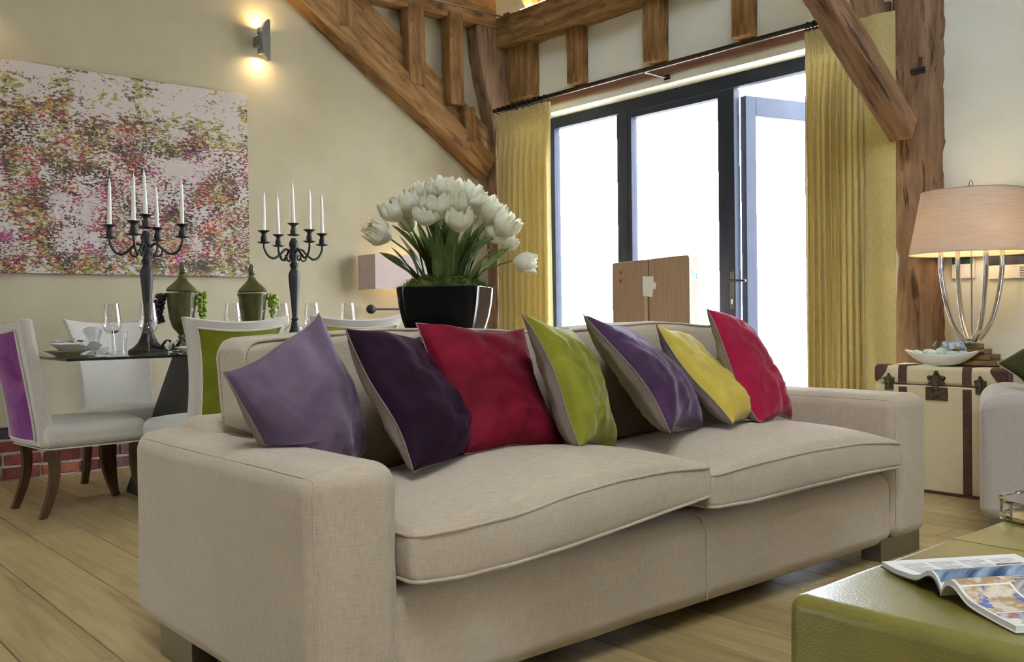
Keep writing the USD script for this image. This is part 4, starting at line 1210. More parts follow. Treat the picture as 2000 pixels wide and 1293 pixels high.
wine_glass('wine glass behind the tumbler, nearest the white voile napkin', 1.572, 4.93)
wine_glass('wine glass standing in front of the nearer candelabra stem', 1.70, 4.78)
wine_glass('wine glass above the olive chair back, left of the second urn', 2.16, 4.82)
wine_glass('wine glass between the second urn and the second candelabra', 2.50, 4.93)
wine_glass('wine glass just right of the second candelabra stem', 2.63, 4.82)
wine_glass('wine glass farthest along the table, over the yellow chair back', 2.90, 4.88)
for lab, x, y in (('cut glass tumbler beside the white voile napkin', 1.545, 4.74), ('cut glass tumbler near the yellow chair back', 2.53, 4.70)):
    g0 = thing('tumbler', lab, 'tumbler', (x, y, TZ + 0.001))
    b_ = lathe([(0, 0), (0.026, 0), (0.028, 0.004), (0.033, 0.05), (0.0385, 0.118), (0.0365, 0.118), (0.031, 0.05), (0.026, 0.014), (0, 0.012)], 32, True)
    v = np.array(b_.vertices)
    a_ = np.arctan2(v[:, 1], v[:, 0])
    v[:, :2] *= (1 + 0.05 * np.sign(np.sin(8 * a_)) * (v[:, 2] < 0.05) * (np.hypot(v[:, 0], v[:, 1]) > 0.0262))[:, None]
    b_.vertices = v
    obj('cup', b_, 'glass', g0, smooth=40)


def dish(name, label, x, y, z, r, h, m_, catg):
    d = obj(name, lathe([(0, 0), (0.6 * r, 0), (0.68 * r, 0.15 * h), (r, h), (r, h + 0.003), (0.97 * r, h + 0.003), (0.64 * r, 0.15 * h + 0.004), (0, 0.004)], 40, True), m_, smooth=40)
    d.AddTranslateOp().Set(Gf.Vec3d(x, y, z))
    return tag(d, label, catg)


dish('charger_plate', 'wide taupe charger plate at the end of the glass table', 1.385, 4.90, TZ + 0.001, 0.135, 0.022, 'plate_taupe', 'plate')
dish('side_plate', 'white plate stacked on the taupe charger', 1.385, 4.90, TZ + 0.026, 0.108, 0.03, 'ceramic', 'plate')
dish('side_plate', 'white plate partly hidden by the olive chair back', 1.935, 4.70, TZ + 0.001, 0.125, 0.026, 'ceramic', 'plate')


def napkin(label, x, y, z, R_, H_, seed, n_=9, open_=0.9):
    """A gathered napkin: ruffled fans of cloth spreading from a pinched base."""
    t = thing('napkin', label, 'napkin', (x, y, z))
    rg = random.Random(seed)
    fans = []
    for k_ in range(n_):
        az = 2 * PI * k_ / n_ + rg.uniform(-0.3, 0.3)
        el = rg.uniform(0.15, 1.25) * open_ if k_ % 2 else rg.uniform(0.0, 0.7)
        ph, L_ = rg.uniform(0, 6), rg.uniform(0.8, 1.15)
        P = np.zeros((10, 15, 3))
        for i in range(10):
            r_ = i / 9
            for j in range(15):
                u_ = j / 7 - 1
                w_ = u_ * (0.18 + 0.75 * r_) * R_ * 0.75
                ruf = (math.sin(4.2 * u_ + ph) * 0.16 + math.sin(7.7 * u_ + 2 * ph) * 0.07) * R_ * r_
                out = (r_ * L_ * math.cos(el) * R_ * (1 - 0.22 * u_ * u_))
                up_ = r_ * L_ * math.sin(el) * H_ * (1.25 - 0.2 * u_ * u_) - 0.25 * H_ * r_ * r_ * math.cos(el)
                ox, oz = out + ruf * math.sin(el), max(0.003 + 0.0005 * k_, 0.16 * H_ * (1 - r_) + up_ + ruf * math.cos(el) * 0.8 + 0.02 * H_)
                P[i, j] = [ox * math.cos(az) - w_ * math.sin(az), ox * math.sin(az) + w_ * math.cos(az), oz]
        fans.append(sheet(P, 0.0012))
    obj('cloth', cat(fans), 'voile', t, smooth=70)
    return t


napkin('large gathered white voile napkin beside the tumbler', 1.415, 4.69, TZ + 0.002, 0.066, 0.12, 3, 11, 1.0)
napkin('small folded white napkin on the stacked plates', 1.335, 4.88, TZ + 0.060, 0.055, 0.035, 8, 7, 0.6)


def flat_leaf(L, w, droop, n_=9, fold=0.25, twist=0.0):
    P = []
    for i in range(n_ + 1):
        t_ = i / n_
        hw = w * (math.sin(PI * min(1, t_ * 0.93 + 0.07)) ** 0.8) * (1 - 0.35 * t_)
        row = []
        for j in (-1, -0.5, 0, 0.5, 1):
            row.append([j * hw, t_ * L, droop * t_ * t_ + fold * abs(j) * hw])
        P.append(row)
    return np.array(P)


lf = thing('vine_leaf', 'green leaf laid on the stacked plates', 'leaf', (1.42, 4.86, TZ + 0.062))
obj('blade', sheet(flat_leaf(0.11, 0.024, 0.012), 0.001), 'leaf', lf)
lf2 = thing('vine_leaf', 'green leaf by the ribbon bow on the table', 'leaf', (1.835, 4.92, TZ + 0.022), 40)
obj('blade', sheet(flat_leaf(0.10, 0.04, 0.02), 0.001), 'leaf', lf2)
rb_ = thing('ribbon_bow', 'dark and white striped ribbon bow on the table beside the leaf', 'ribbon', (1.90, 4.95, TZ + 0.001), 20)
for i in range(3):
    a_ = np.linspace(0, 2 * PI, 24, endpoint=False)
    c_ = np.array([(-0.05 + 0.05 * i), 0, 0.034])
    pth = [c_ + [0.034 * math.cos(q), 0.01 * math.sin(q * 2), 0.030 * math.sin(q)] for q in a_]
    P = np.array([[p + [0, d_, 0] for d_ in (-0.012, 0, 0.012)] for p in pth + pth[:1]])
    obj('loop', sheet(P, 0.001), 'black_matt' if i != 1 else 'paper', rb_, smooth=60)

# ================================================================== CONSOLE, PLANTER, TULIPS
cs = thing('console_table', 'dark console table behind the sofa carrying the tulip planter', 'table', (2.62, 3.52, 0), 0)
obj('top', rb(-0.5, 0.5, -0.25, 0.30, 0.72, 0.75, 0.004, 1, 1), 'black_matt', cs)
for sx in (-1, 1):
    for sy in (-0.22, 0.27):
        obj('leg', rb(sx * 0.47 - 0.02, sx * 0.47 + 0.02, sy - 0.02, sy + 0.02, 0, 0.72, 0.003, 1, 1), 'black_matt', cs)
PC = np.array([2.656, 3.581])
PROT = 38.0
pl = thing('planter', 'glossy black square planter full of white tulips', 'planter', (*PC, 0.7505), PROT)
nr = 48


def sq(r_, n_=nr, p_=9.0):
    a_ = np.linspace(0, 2 * PI, n_, endpoint=False) + PI / 4
    c_, s_ = np.cos(a_), np.sin(a_)
    k_ = (np.abs(c_) ** p_ + np.abs(s_) ** p_) ** (-1 / p_)
    return np.stack([r_ * k_ * c_ * 1.12, r_ * k_ * s_ * 1.04], 1)


prof = [(0.0, 0.0), (0.108, 0.0), (0.116, 0.006), (0.130, 0.05), (0.152, 0.11), (0.168, 0.17), (0.178, 0.23), (0.183, 0.28), (0.185, 0.308), (0.182, 0.311), (0.176, 0.308), (0.172, 0.28), (0.165, 0.255), (0.0, 0.25)]
P = np.array([[[*q, z_] for q in sq(max(r_, 1e-4))] for r_, z_ in prof])
g_ = grid(P, close_v=True)
g_.fix_normals()
obj('pot', g_, 'black_gloss', pl, smooth=40)
ms = thing('moss_mound', 'mound of green moss filling the black planter', 'moss', (*PC, 0.7505), PROT, kind='stuff')
P = []
for k_ in np.linspace(0, 1, 14):
    P.append([[*q, 0.292 + 0.065 * (1 - k_ ** 3)] for q in sq(max(0.171 * k_, 1e-4))])
P = np.array(P)
P[..., 2] += (meshkit.fbm(P * 22, 3, 4) - 0.5) * 0.07
P[-1, :, 2] -= 0.02
g_ = grid(P, close_v=True)
obj('mound', g_, 'moss', ms, smooth=60)
tv, tf = [], []
for i in range(5200):
    k_ = math.sqrt(RNG.random()) * 1.03
    q = RNG.random() * 2 * PI
    k2 = (abs(math.cos(q)) ** 9 + abs(math.sin(q)) ** 9) ** (-1 / 9)
    px_, py_ = 1.12 * 0.176 * k_ * k2 * math.cos(q), 1.04 * 0.176 * k_ * k2 * math.sin(q)
    pz_ = 0.294 + 0.065 * max(0, 1 - k_ ** 3) + RNG.uniform(-0.006, 0.014)
    d = RNG.normal(size=3) * [1, 1, 0.7] + [0.5 * math.cos(q) * k_, 0.5 * math.sin(q) * k_, 0.5]
    d *= RNG.uniform(0.010, 0.026) / np.linalg.norm(d)
    if k_ > 0.985:
        d[2] = -abs(d[2]) * RNG.uniform(0.2, 1.2)
        pz_ = 0.312
    s_ = np.cross(d, RNG.normal(size=3))
    s_ *= 0.0016 / max(1e-9, np.linalg.norm(s_))
    b_ = len(tv)
    tv += [[px_ - s_[0], py_ - s_[1], pz_ - s_[2]], [px_ + s_[0], py_ + s_[1], pz_ + s_[2]], [px_ + d[0], py_ + d[1], pz_ + d[2]]]
    tf.append([b_, b_ + 1, b_ + 2])
obj('tufts', trimesh.Trimesh(tv, tf, process=False), 'moss', ms, smooth=False, kind='stuff')


def frame(d):
    d = np.array(d, float) / np.linalg.norm(d)
    x_ = np.cross([0, 0, 1.0], d)
    x_ = x_ / np.linalg.norm(x_) if np.linalg.norm(x_) > 1e-3 else np.array([1.0, 0, 0])
    return np.stack([x_, np.cross(d, x_), d])


FLOWERS = [(2.33, 3.607, 1.293, 1.1), (2.424, 3.647, 1.396, 1), (2.524, 3.679, 1.35, 0.8), (2.495, 3.614, 1.418, 1), (2.562, 3.623, 1.471, 1), (2.551, 3.527, 1.467, 1),
           (2.501, 3.436, 1.398, 1.15), (2.454, 3.45, 1.36, 0.9), (2.582, 3.474, 1.469, 1.1), (2.601, 3.431, 1.419, 1.1), (2.685, 3.438, 1.444, 1.1), (2.554, 3.338, 1.335, 1.05),
           (2.751, 3.434, 1.422, 1), (2.716, 3.318, 1.37, 1.1), (2.736, 3.261, 1.316, 1.05), (2.741, 3.335, 1.294, 0.9), (2.858, 3.366, 1.254, 0.7), (2.824, 3.235, 1.168, 0.95), (2.62, 3.545, 1.37, 0.9)]
SAY = ['lowest white tulip on the left, overhanging the lampshade', 'white tulip just above the lowest left one', 'small white tulip half hidden behind a leaf on the left', 'white tulip at the left end of the top cluster',
       'high white tulip at the back left of the top cluster', 'high white tulip left of the topmost one', 'widest open white tulip facing the sofa in the top cluster', 'white tulip under the left of the top cluster',
       'topmost white tulip of the bunch', 'white tulip right below the topmost one', 'white tulip at the upper right of the top cluster', 'white tulip hanging lowest in the middle, facing the sofa',
       'white tulip at the upper right, before the curtain', 'large white tulip on the right before the curtain', 'white tulip on the far right shoulder of the bunch', 'white tulip below the large right one',
       'small white tulip bud low on the right behind the leaves', 'single white tulip drooping sideways at the far right', 'white tulip deep inside the middle of the bunch']
rf = random.Random(21)
CEN = np.array([2.62, 3.5, 1.12])
for i, ((fx, fy, fz, fs), say) in enumerate(zip(FLOWERS, SAY)):
    bx, by = PC + (np.array([fx, fy]) - PC) * 0.32
    bx, by = bx + rf.uniform(-0.02, 0.02), by + rf.uniform(-0.02, 0.02)
    base = np.array([bx, by, 1.07])
    tip = np.array([fx, fy, fz])
    out = (tip - CEN)
    d = out / np.linalg.norm(out) + np.array([rf.uniform(-0.25, 0.25), rf.uniform(-0.25, 0.25) - 0.12, 0.35])
    if i == 17:
        d = np.array([0.70, -0.62, -0.12])
    if i in (0,):
        d = np.array([-0.8, 0.1, 0.35])
    d /= np.linalg.norm(d)
    tl = thing('tulip', say, 'tulip', base, 0, 'white tulips in the black planter')
    foot = tip - d * 0.042 * fs - base
    mid = foot * [0.35, 0.35, 0.62]
    obj('stem', tube(spline([(0, 0, -0.03), mid, foot], 14), 0.0042, 7), 'stem', tl)
    Fm = frame(d)
    layers = [(6, 0.050, 0.084, 0.5, 0.62), (6, 0.043, 0.088, 0.35, 0.6), (5, 0.030, 0.080, 0.25, 0.6)]
    fs *= 1.30
    op = rf.uniform(0.8, 1.25) * (0.75 if i == 17 else 1)
    for li, (n_, R_, H_, curl, wd) in enumerate(layers):
        for k_ in range(n_):
            a0_ = 2 * PI * (k_ + 0.5 * li) / n_ + rf.uniform(-0.2, 0.2)
            hh, rr_ = H_ * fs * rf.uniform(0.88, 1.12), R_ * fs * rf.uniform(0.9, 1.12) * op
            sd = rf.randrange(1000)
            P = np.zeros((9, 9, 3))
            for a_ in range(9):
                v_ = a_ / 8
                prof_ = rr_ * (math.sin(min(v_ * 2.3, PI / 2)) ** 0.75) * (1 - 0.30 * ss(0.45, 1.0, v_) + curl * 0.5 * (op - 0.7) * max(0, v_ - 0.5) * 2)
                wdt = wd * (0.45 + 0.75 * math.sin(PI * (0.12 + 0.62 * v_)))
                for b_ in range(9):
                    u_ = b_ / 4 - 1
                    q = a0_ + u_ * wdt * (1 - 0.15 * v_)
                    zz = hh * (v_ - 0.22 * abs(u_) ** 2.5 * v_ ** 2)
                    rad = prof_ * (1 - 0.10 * u_ * u_)
                    ruff = (0.005 * math.sin(4 * u_ + sd) + 0.0035 * math.sin(9 * u_ + 2 * sd)) * max(0, v_ - 0.4) * 1.6
                    P[a_, b_] = [(rad + ruff) * math.cos(q), (rad + ruff) * math.sin(q), zz + 0.8 * ruff]
            W_ = P @ Fm + foot
            obj('petal', grid(W_), 'petal' if li < 2 else 'petal_in', tl, smooth=True)
    # leaves
    for k_ in range(2 if i % 4 else 3):
        L_ = rf.uniform(0.24, 0.37) if i not in (0, 17) else 0.26
        az = math.atan2(fy - PC[1], fx - PC[0]) + rf.uniform(-0.7, 0.7)
        spread = rf.uniform(0.10, 0.45) if i not in (0, 17) else 0.75
        w_ = rf.uniform(0.030, 0.048)
        P = flat_leaf(L_, w_, 0.0, 12, 0.3)
        Q = np.zeros_like(P)
        bend = rf.uniform(0.05, 0.6)
        tw = rf.uniform(-0.8, 0.8) if i not in (0, 17) else (1.1 if i else -1.1)
        th, cx, cz = spread, 0.0, 0.0
        px_prev = 0
        for a_ in range(P.shape[0]):
            s_ = P[a_, 2, 1]
            ds = s_ - px_prev
            px_prev = s_
            cx, cz = cx + math.sin(th) * ds, cz + math.cos(th) * ds
            th += bend * ds / L_ * (0.4 + 1.4 * a_ / P.shape[0])
            tq = tw * a_ / P.shape[0]
            for b_ in range(5):
                lx, up_ = P[a_, b_, 0], P[a_, b_, 2]
                X_ = lx * math.cos(tq) - up_ * math.sin(tq)
                N_ = lx * math.sin(tq) + up_ * math.cos(tq)
                r_ = cx - N_ * math.cos(th)
                zz = cz + N_ * math.sin(th)
                Q[a_, b_] = [r_ * math.cos(az) - X_ * math.sin(az), r_ * math.sin(az) + X_ * math.cos(az), zz - 0.01]
        obj('leaf', grid(Q), 'leaf', tl, smooth=True)

# ================================================================== TRUNK with lamp and dish
TY0, TY1, TX0, TX1 = 1.905, 2.575, 4.71, 5.035
TC = (TY0 + TY1) / 2
tk = thing('trunk', 'canvas travel trunk with brown leather straps under the table lamp', 'trunk', (TX0, TC, 0))
hw = (TY1 - TY0) / 2
D_ = TX1 - TX0
SEAM = 0.545
obj('body', rb(0, D_, -hw, hw, 0.012, SEAM - 0.002, 0.008, 2, 0.3), 'trunk', tk)
ld = obj('lid', rb(0, D_, -hw, hw, SEAM + 0.002, 0.64, 0.022, 3, 0.3), 'trunk', tk)
obj('base_trim', rb(-0.003, D_ + 0.003, -hw - 0.003, hw + 0.003, 0.0, 0.014, 0.003, 1, 1), 'leather', tk)
for yy in (0.178, -0.150):
    st = obj('strap', rb(-0.004, 0.02, yy - 0.022, yy + 0.022, 0.014, SEAM - 0.012, 0.0035, 1, 1), 'leather', tk)
    for q in range(11):
        for dy in (-0.015, 0.015)[:1 + 0]:
            t_ = sphere(0.004, (-0.0045, yy + 0.002, 0.04 + 0.046 * q), 1)
            obj('rivet', t_, 'brass', st, smooth=True)
    path = spline([(-0.003, yy, SEAM + 0.008), (-0.003, yy, 0.60), (0.002, yy, 0.634), (0.02, yy, 0.6425), (0.1, yy, 0.6425), (D_ - 0.02, yy, 0.6425)], 40)
    P = np.array([[p + [0, d_, 0] for d_ in (-0.022, 0.022)] for p in path])
    s2 = obj('strap', sheet(P, 0.004), 'leather', ld, smooth=60)
for yy, sg in ((hw, 1), (-hw, -1)):
    # leather corner caps on the lid's front corners
    pts = [(-0.0035, 0.0), (-0.0035 + 0.0, 0.0)]
    cap = rb(-0.004, 0.085, yy - (0.080 if sg > 0 else -0.004) - (0 if sg > 0 else 0.008), yy + (0.004 if sg > 0 else 0.084), SEAM + 0.006, 0.644, 0.022, 3, 0.02)
    v = np.array(cap.vertices)
    inn = (yy - v[:, 1]) * sg
    keep = (inn + (0.64 - v[:, 2]) * 0.75) < 0.090
    v[:, 2] = np.where(keep, v[:, 2], np.maximum(v[:, 2], 0.64 - (0.090 - np.clip(inn, 0, 0.09)) / 0.75))
    cap.vertices = v
    cp = obj('corner_cap', cap, 'leather', ld, smooth=40)
    for dy, dz in ((0.012, 0.02), (0.012, 0.05), (0.012, 0.08), (0.045, 0.07)):
        obj('rivet', sphere(0.0035, (-0.005, yy - sg * dy, 0.64 - dz), 1), 'brass', cp, smooth=True)
lk = obj('lock_plate', cat([rb(-0.008, 0.004, -0.055, 0.055, 0.472, 0.538, 0.004, 2, 1), tube(np.stack([np.full(20, -0.008), 0.021 * np.cos(a_ := np.linspace(0, 2 * PI, 20, endpoint=False)), 0.512 + 0.021 * np.sin(a_)], 1), 0.0035, 6, closed=True), sphere(0.007, (-0.008, 0, 0.492), 1)]), 'brass', tk)


def clasp(y, w, z0, z1, top):
    pl_ = [(-0.5, 0.0), (-0.42, 0.22), (-0.5, 0.42), (-0.3, 0.62), (-0.14, 0.78), (0, 1.0), (0.14, 0.78), (0.3, 0.62), (0.5, 0.42), (0.42, 0.22), (0.5, 0.0)]
    poly = [(y + a_ * w, z0 + b_ * (z1 - z0)) for a_, b_ in pl_]
    parts = [extrude_x(poly, -0.007, 0.002)]
    for a_, b_ in ((-0.4, 0.5), (0.4, 0.5), (0, 0.9)):
        parts.append(sphere(w * 0.13, (-0.007, y + a_ * w, z0 + b_ * (z1 - z0)), 1))
    parts.append(rb(-0.014, -0.004, y - w * 0.14, y + w * 0.14, z0 - 0.030, z0 + (z1 - z0) * 0.6, 0.003, 1, 1))
    if not top:
        parts.append(rb(-0.008, 0.002, y - w * 0.4, y + w * 0.4, z0 - 0.036, z0 - 0.004, 0.003, 1, 1))
    return cat(parts)


obj('hasp', clasp(0, 0.088, 0.553, 0.618, True), 'brass', ld, smooth=30)
obj('clasp', clasp(0.25, 0.058, 0.548, 0.60, False), 'brass', ld, smooth=30)
obj('clasp', clasp(-0.215, 0.058, 0.548, 0.60, False), 'brass', ld, smooth=30)

LX, LY, LB = 4.88, 2.14, 0.6455
tl = thing('table_lamp', 'chrome four-armed table lamp with a wide oval silk shade', 'lamp', (LX, LY, LB))
for i, (h0, h1, wx, wy) in enumerate(((0.0, 0.028, 0.075, 0.15), (0.028, 0.056, 0.060, 0.115), (0.056, 0.082, 0.047, 0.08), (0.082, 0.108, 0.034, 0.046))):
    obj('base_step', rb(-wx, wx, -wy, wy, h0, h1, 0.003, 1, 1), 'bronze', tl)
obj('neck', rb(-0.028, 0.028, -0.034, 0.034, 0.106, 0.138, 0.006, 2, 1), 'chrome', tl)
for sx in (-1, 1):
    for sy in (-1, 1):
        kx, ky = 0.094, 0.112
        pts = spline([(sx * 0.010, sy * 0.012, 0.115), (sx * kx * 0.32, sy * ky * 0.32, 0.142), (sx * kx * 0.62, sy * ky * 0.62, 0.215), (sx * kx * 0.84, sy * ky * 0.84, 0.33), (sx * kx * 0.98, sy * ky * 0.98, 0.47), (sx * kx, sy * ky, 0.60)], 40)
        ar = obj('arm', tube(pts, 0.0125, 14), 'chrome', tl)
        obj('candle_sleeve', lathe([(0, -0.03), (0.004, -0.022), (0.017, 0.0), (0.018, 0.015), (0.0, 0.016)], 16, True).apply_translation([sx * kx, sy * ky, 0.59]), 'brass', ar)
obj('centre_rod', tube([(0, 0, 0.13), (0, 0, 0.905)], 0.005, 8), 'chrome', tl)
fn = obj('finial', cat([tube(np.stack([0 * a[:20], 0.009 * np.cos(np.linspace(0, 2 * PI, 20, endpoint=False)), 0.912 + 0.016 * np.sin(np.linspace(0, 2 * PI, 20, endpoint=False))], 1), 0.003, 6, closed=True), lathe([(0, 0.885), (0.008, 0.886), (0.006, 0.897), (0, 0.898)], 12, True)]), 'chrome', tl)
n_ = 72
q = np.linspace(0, 2 * PI, n_, endpoint=False)
zs = np.linspace(0, 1, 8)
for nm, m_, off in (('shade', 'shade_silk', 0.0), ('shade_lining', 'shade_in', -0.003)):
    P = np.array([[[(0.288 * (1 - 0.205 * z_) + off) * math.cos(t_), (0.294 * (1 - 0.205 * z_) + off) * math.sin(t_), 0.562 + 0.312 * z_] for t_ in q] for z_ in zs])
    obj(nm, grid(P, close_v=True, flip=off != 0), m_, tl, smooth=60)
for z_, k_ in ((0.562, 1.0), (0.874, 0.795)):
    obj('shade_rim', tube(np.stack([0.288 * k_ * np.cos(q), 0.294 * k_ * np.sin(q), np.full(n_, z_)], 1), 0.0025, 6, closed=True), 'shade_silk', tl, smooth=60)
obj('shade_carrier', cat([tube([(-0.228, 0, 0.86), (0.228, 0, 0.86)], 0.002, 5), tube([(0, -0.232, 0.86), (0, 0.232, 0.86)], 0.002, 5)]), 'steel', tl)
for sx in (-1, 1):
    for sy in (-1, 1):
        obj('bulb', sphere(0.022, (0, 0, 0), 2, (1, 1, 1.5)).apply_translation([sx * 0.094, sy * 0.112, 0.645]), 'bulb_hot', tl, smooth=True)

# boat-shaped dish with stones and blue petals
DX, DY = 4.765, 2.245
bd = thing('boat_dish', 'white boat-shaped ceramic dish on the canvas trunk', 'dish', (DX, DY, 0.6455))
P = []
for k_ in (0.0, 0.25, 0.5, 0.75, 1.0):
    row = []
    for t_ in np.linspace(0, 2 * PI, 48, endpoint=False):
        c_, s_ = math.cos(t_), math.sin(t_)
        pt = abs(s_) ** 6
        ly, lx = (0.05 + 0.14 * k_ ** 0.9) * s_, (0.028 + 0.037 * k_ ** 0.8) * c_ * (1 - 0.35 * abs(s_) ** 3 * k_)
        row.append([lx, ly, 0.052 * k_ ** 1.5 + 0.020 * k_ ** 2 * s_ * s_])
    P.append(row)
out_ = np.array(P)
inn_ = out_[::-1] * [0.965, 0.98, 1] + [0, 0, 0.005]
ctr0 = np.tile([[0, 0, 0.0]], (48, 1))[None]
ctr1 = np.tile([[0, 0, 0.006]], (48, 1))[None]
g_ = grid(np.concatenate([ctr0, out_, inn_, ctr1]), close_v=True)
g_.fix_normals()
obj('bowl', g_, 'ceramic', bd, smooth=50)
rg = random.Random(4)
stones = [(-0.02, 0.105, 0.050, 0.020), (0.02, 0.13, 0.055, 0.018), (0.0, 0.06, 0.054, 0.026), (-0.03, 0.03, 0.052, 0.022), (0.03, 0.02, 0.052, 0.022), (0.0, -0.005, 0.062, 0.027), (-0.02, -0.06, 0.050, 0.022), (0.025, -0.07, 0.05, 0.02), (0.0, -0.115, 0.054, 0.02)]
names = ['pale green stone at the left end of the white dish', 'pale green stone behind the left end of the white dish', 'large pale green stone left of the middle of the dish', 'pale green stone at the front middle of the dish', 'pale green stone hidden at the back middle of the dish',
         'topmost pale green stone in the middle of the dish', 'pale green stone under the blue petals in front', 'pale green stone under the blue petals behind', 'pale green stone at the right end of the white dish']
for (sx, sy, sz, r_), nm in zip(stones, names):
    s_ = sphere(1, sub=2)
    v = np.array(s_.vertices)
    v = v * (1 + fb(v, 1.6, int(sy * 1000) % 50 + 60)[:, None] * 0.5) * [r_ * 1.1, r_ * 1.3, r_ * 1.0]
    s_.vertices = v
    o = obj('pebble', s_, 'pebble', smooth=40)
    o.AddTranslateOp().Set(Gf.Vec3d(DX + 0.7 * sx, DY + sy, 0.6455 + sz + 0.002))
    tag(o, nm, 'stone', 'pale stones in the white dish')
bf = thing('flower_head', 'pale blue hydrangea head lying in the white dish', 'flower', (DX - 0.005, DY - 0.065, 0.6455 + 0.074))
for k_ in range(26):
    d = np.array([rg.gauss(0, 1), rg.gauss(0, 1.4), abs(rg.gauss(0, 0.8)) + 0.2])
    d /= np.linalg.norm(d)
    p = d * [0.030, 0.06, 0.042]
    if k_ > 20:
        p = p + [0, 0.035, 0.016]
    Fm = frame(d + [rg.uniform(-0.4, 0.4)] * 3)
    pet = []
    for j in range(4):
        a_ = PI / 2 * j
        P = np.array([[[0.004 * v_ * 0 + (0.0125 * v_) * math.cos(a_ + u_ * 0.6), (0.0125 * v_) * math.sin(a_ + u_ * 0.6), 0.003 * v_ * v_ + 0.001 * u_ * u_] for u_ in (-1, 0, 1)] for v_ in (0.05, 0.5, 1.0)])
        pet.append(sheet(P @ Fm + p, 0.0008))
    obj('floret', cat(pet), 'blue_flower', bf, smooth=60)

# wall controls right of the post
th = thing('thermostat', 'small square thermostat with a blue-green screen on the plaster wall', 'thermostat', (X1, 2.318, 1.155))
obj('case', rb(-0.022, 0, -0.06, 0.06, -0.062, 0.062, 0.004, 2, 1), 'plastic', th)
obj('screen', rb(-0.0235, -0.02, -0.056, 0.056, 0.016, 0.058, 0.001, 1, 1), 'screen', th)
ip = thing('intercom', 'wide white intercom panel with a dark top and speaker slots', 'intercom', (X1, 2.06, 1.145))
obj('case', rb(-0.024, 0, -0.125, 0.125, -0.062, 0.062, 0.005, 2, 1), 'plastic', ip)
obj('display', rb(-0.0255, -0.02, -0.122, 0.122, 0.010, 0.060, 0.001, 1, 1), 'black_plastic', ip)
for k_ in range(6):
    obj('slot', box(-0.0248, -0.0235, -0.055, -0.035, -0.052 + k_ * 0.009, -0.048 + k_ * 0.009), 'black_plastic', ip, smooth=False)
obj('button', cat([box(-0.0248, -0.0235, 0.0, 0.005, 0.0, 0.004), box(-0.0248, -0.0235, -0.018, -0.013, 0.0, 0.004)]), 'red_ink', ip, smooth=False)

# ================================================================== CARDBOARD BOX against the window
cb = thing('cardboard_box', 'tall flat cardboard box standing in front of the glazing', 'box', (5.01, 4.395, 0), 1.0)
BW, BD, BH = 0.685, 0.105, 1.306
t_ = rb(0, BD, -BW / 2, BW / 2, 0, BH, 0.004, 1, 0.08)
v = np.array(t_.vertices)
v[:, 2] += np.where(v[:, 2] > 1.2, fb(v, 9, 4) * 0.012, 0)
v[:, 0] += fb(v, 5, 5) * 0.008
v[:, 2] -= np.where(v[:, 2] > 1.2, (v[:, 1] / BW) * 0.02, 0)
t_.vertices = v
obj('carton', t_, 'cardboard', cb, smooth=25)
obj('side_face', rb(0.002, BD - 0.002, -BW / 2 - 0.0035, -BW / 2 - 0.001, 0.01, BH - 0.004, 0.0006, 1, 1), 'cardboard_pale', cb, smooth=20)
obj('side_label', rb(0.02, BD - 0.012, -BW / 2 - 0.0045, -BW / 2 - 0.003, 1.15, 1.235, 0.0005, 1, 1), 'paper', cb, smooth=20)
for k_ in range(3):
    for j in range(4 - k_):
        obj('print', rb(0.028 + k_ * 0.022, 0.040 + k_ * 0.022, -BW / 2 - 0.0052, -BW / 2 - 0.004, 1.16 + j * 0.018, 1.171 + j * 0.018, 0.0003, 1, 1), 'green_ink' if k_ < 2 else 'ink', cb, smooth=False)
obj('fold_line', rb(-0.0045, -0.001, 0.0, 0.004, 0.02, BH - 0.012, 0.0005, 1, 1), 'leather', cb, smooth=20)
obj('tape', rb(-0.005, -0.002, 0.012, 0.042, 0.02, 1.16, 0.0004, 1, 1), 'tape', cb, smooth=20)
obj('paper_label', extrude_x([(0.05, 1.055), (0.055, 1.19), (-0.045, 1.185), (-0.045, 1.145), (-0.07, 1.14), (-0.062, 1.095), (-0.04, 1.095), (-0.034, 1.04)], -0.0056, -0.003), 'paper', cb, smooth=False)
obj('red_mark', cat([extrude_x([(0.27, 1.215), (0.262, 1.235), (0.25, 1.235), (0.255, 1.215)], -0.0052, -0.003), extrude_x([(0.275, 1.165), (0.262, 1.18), (0.25, 1.165), (0.262, 1.15)], -0.0052, -0.003)]), 'red_ink', cb, smooth=False)

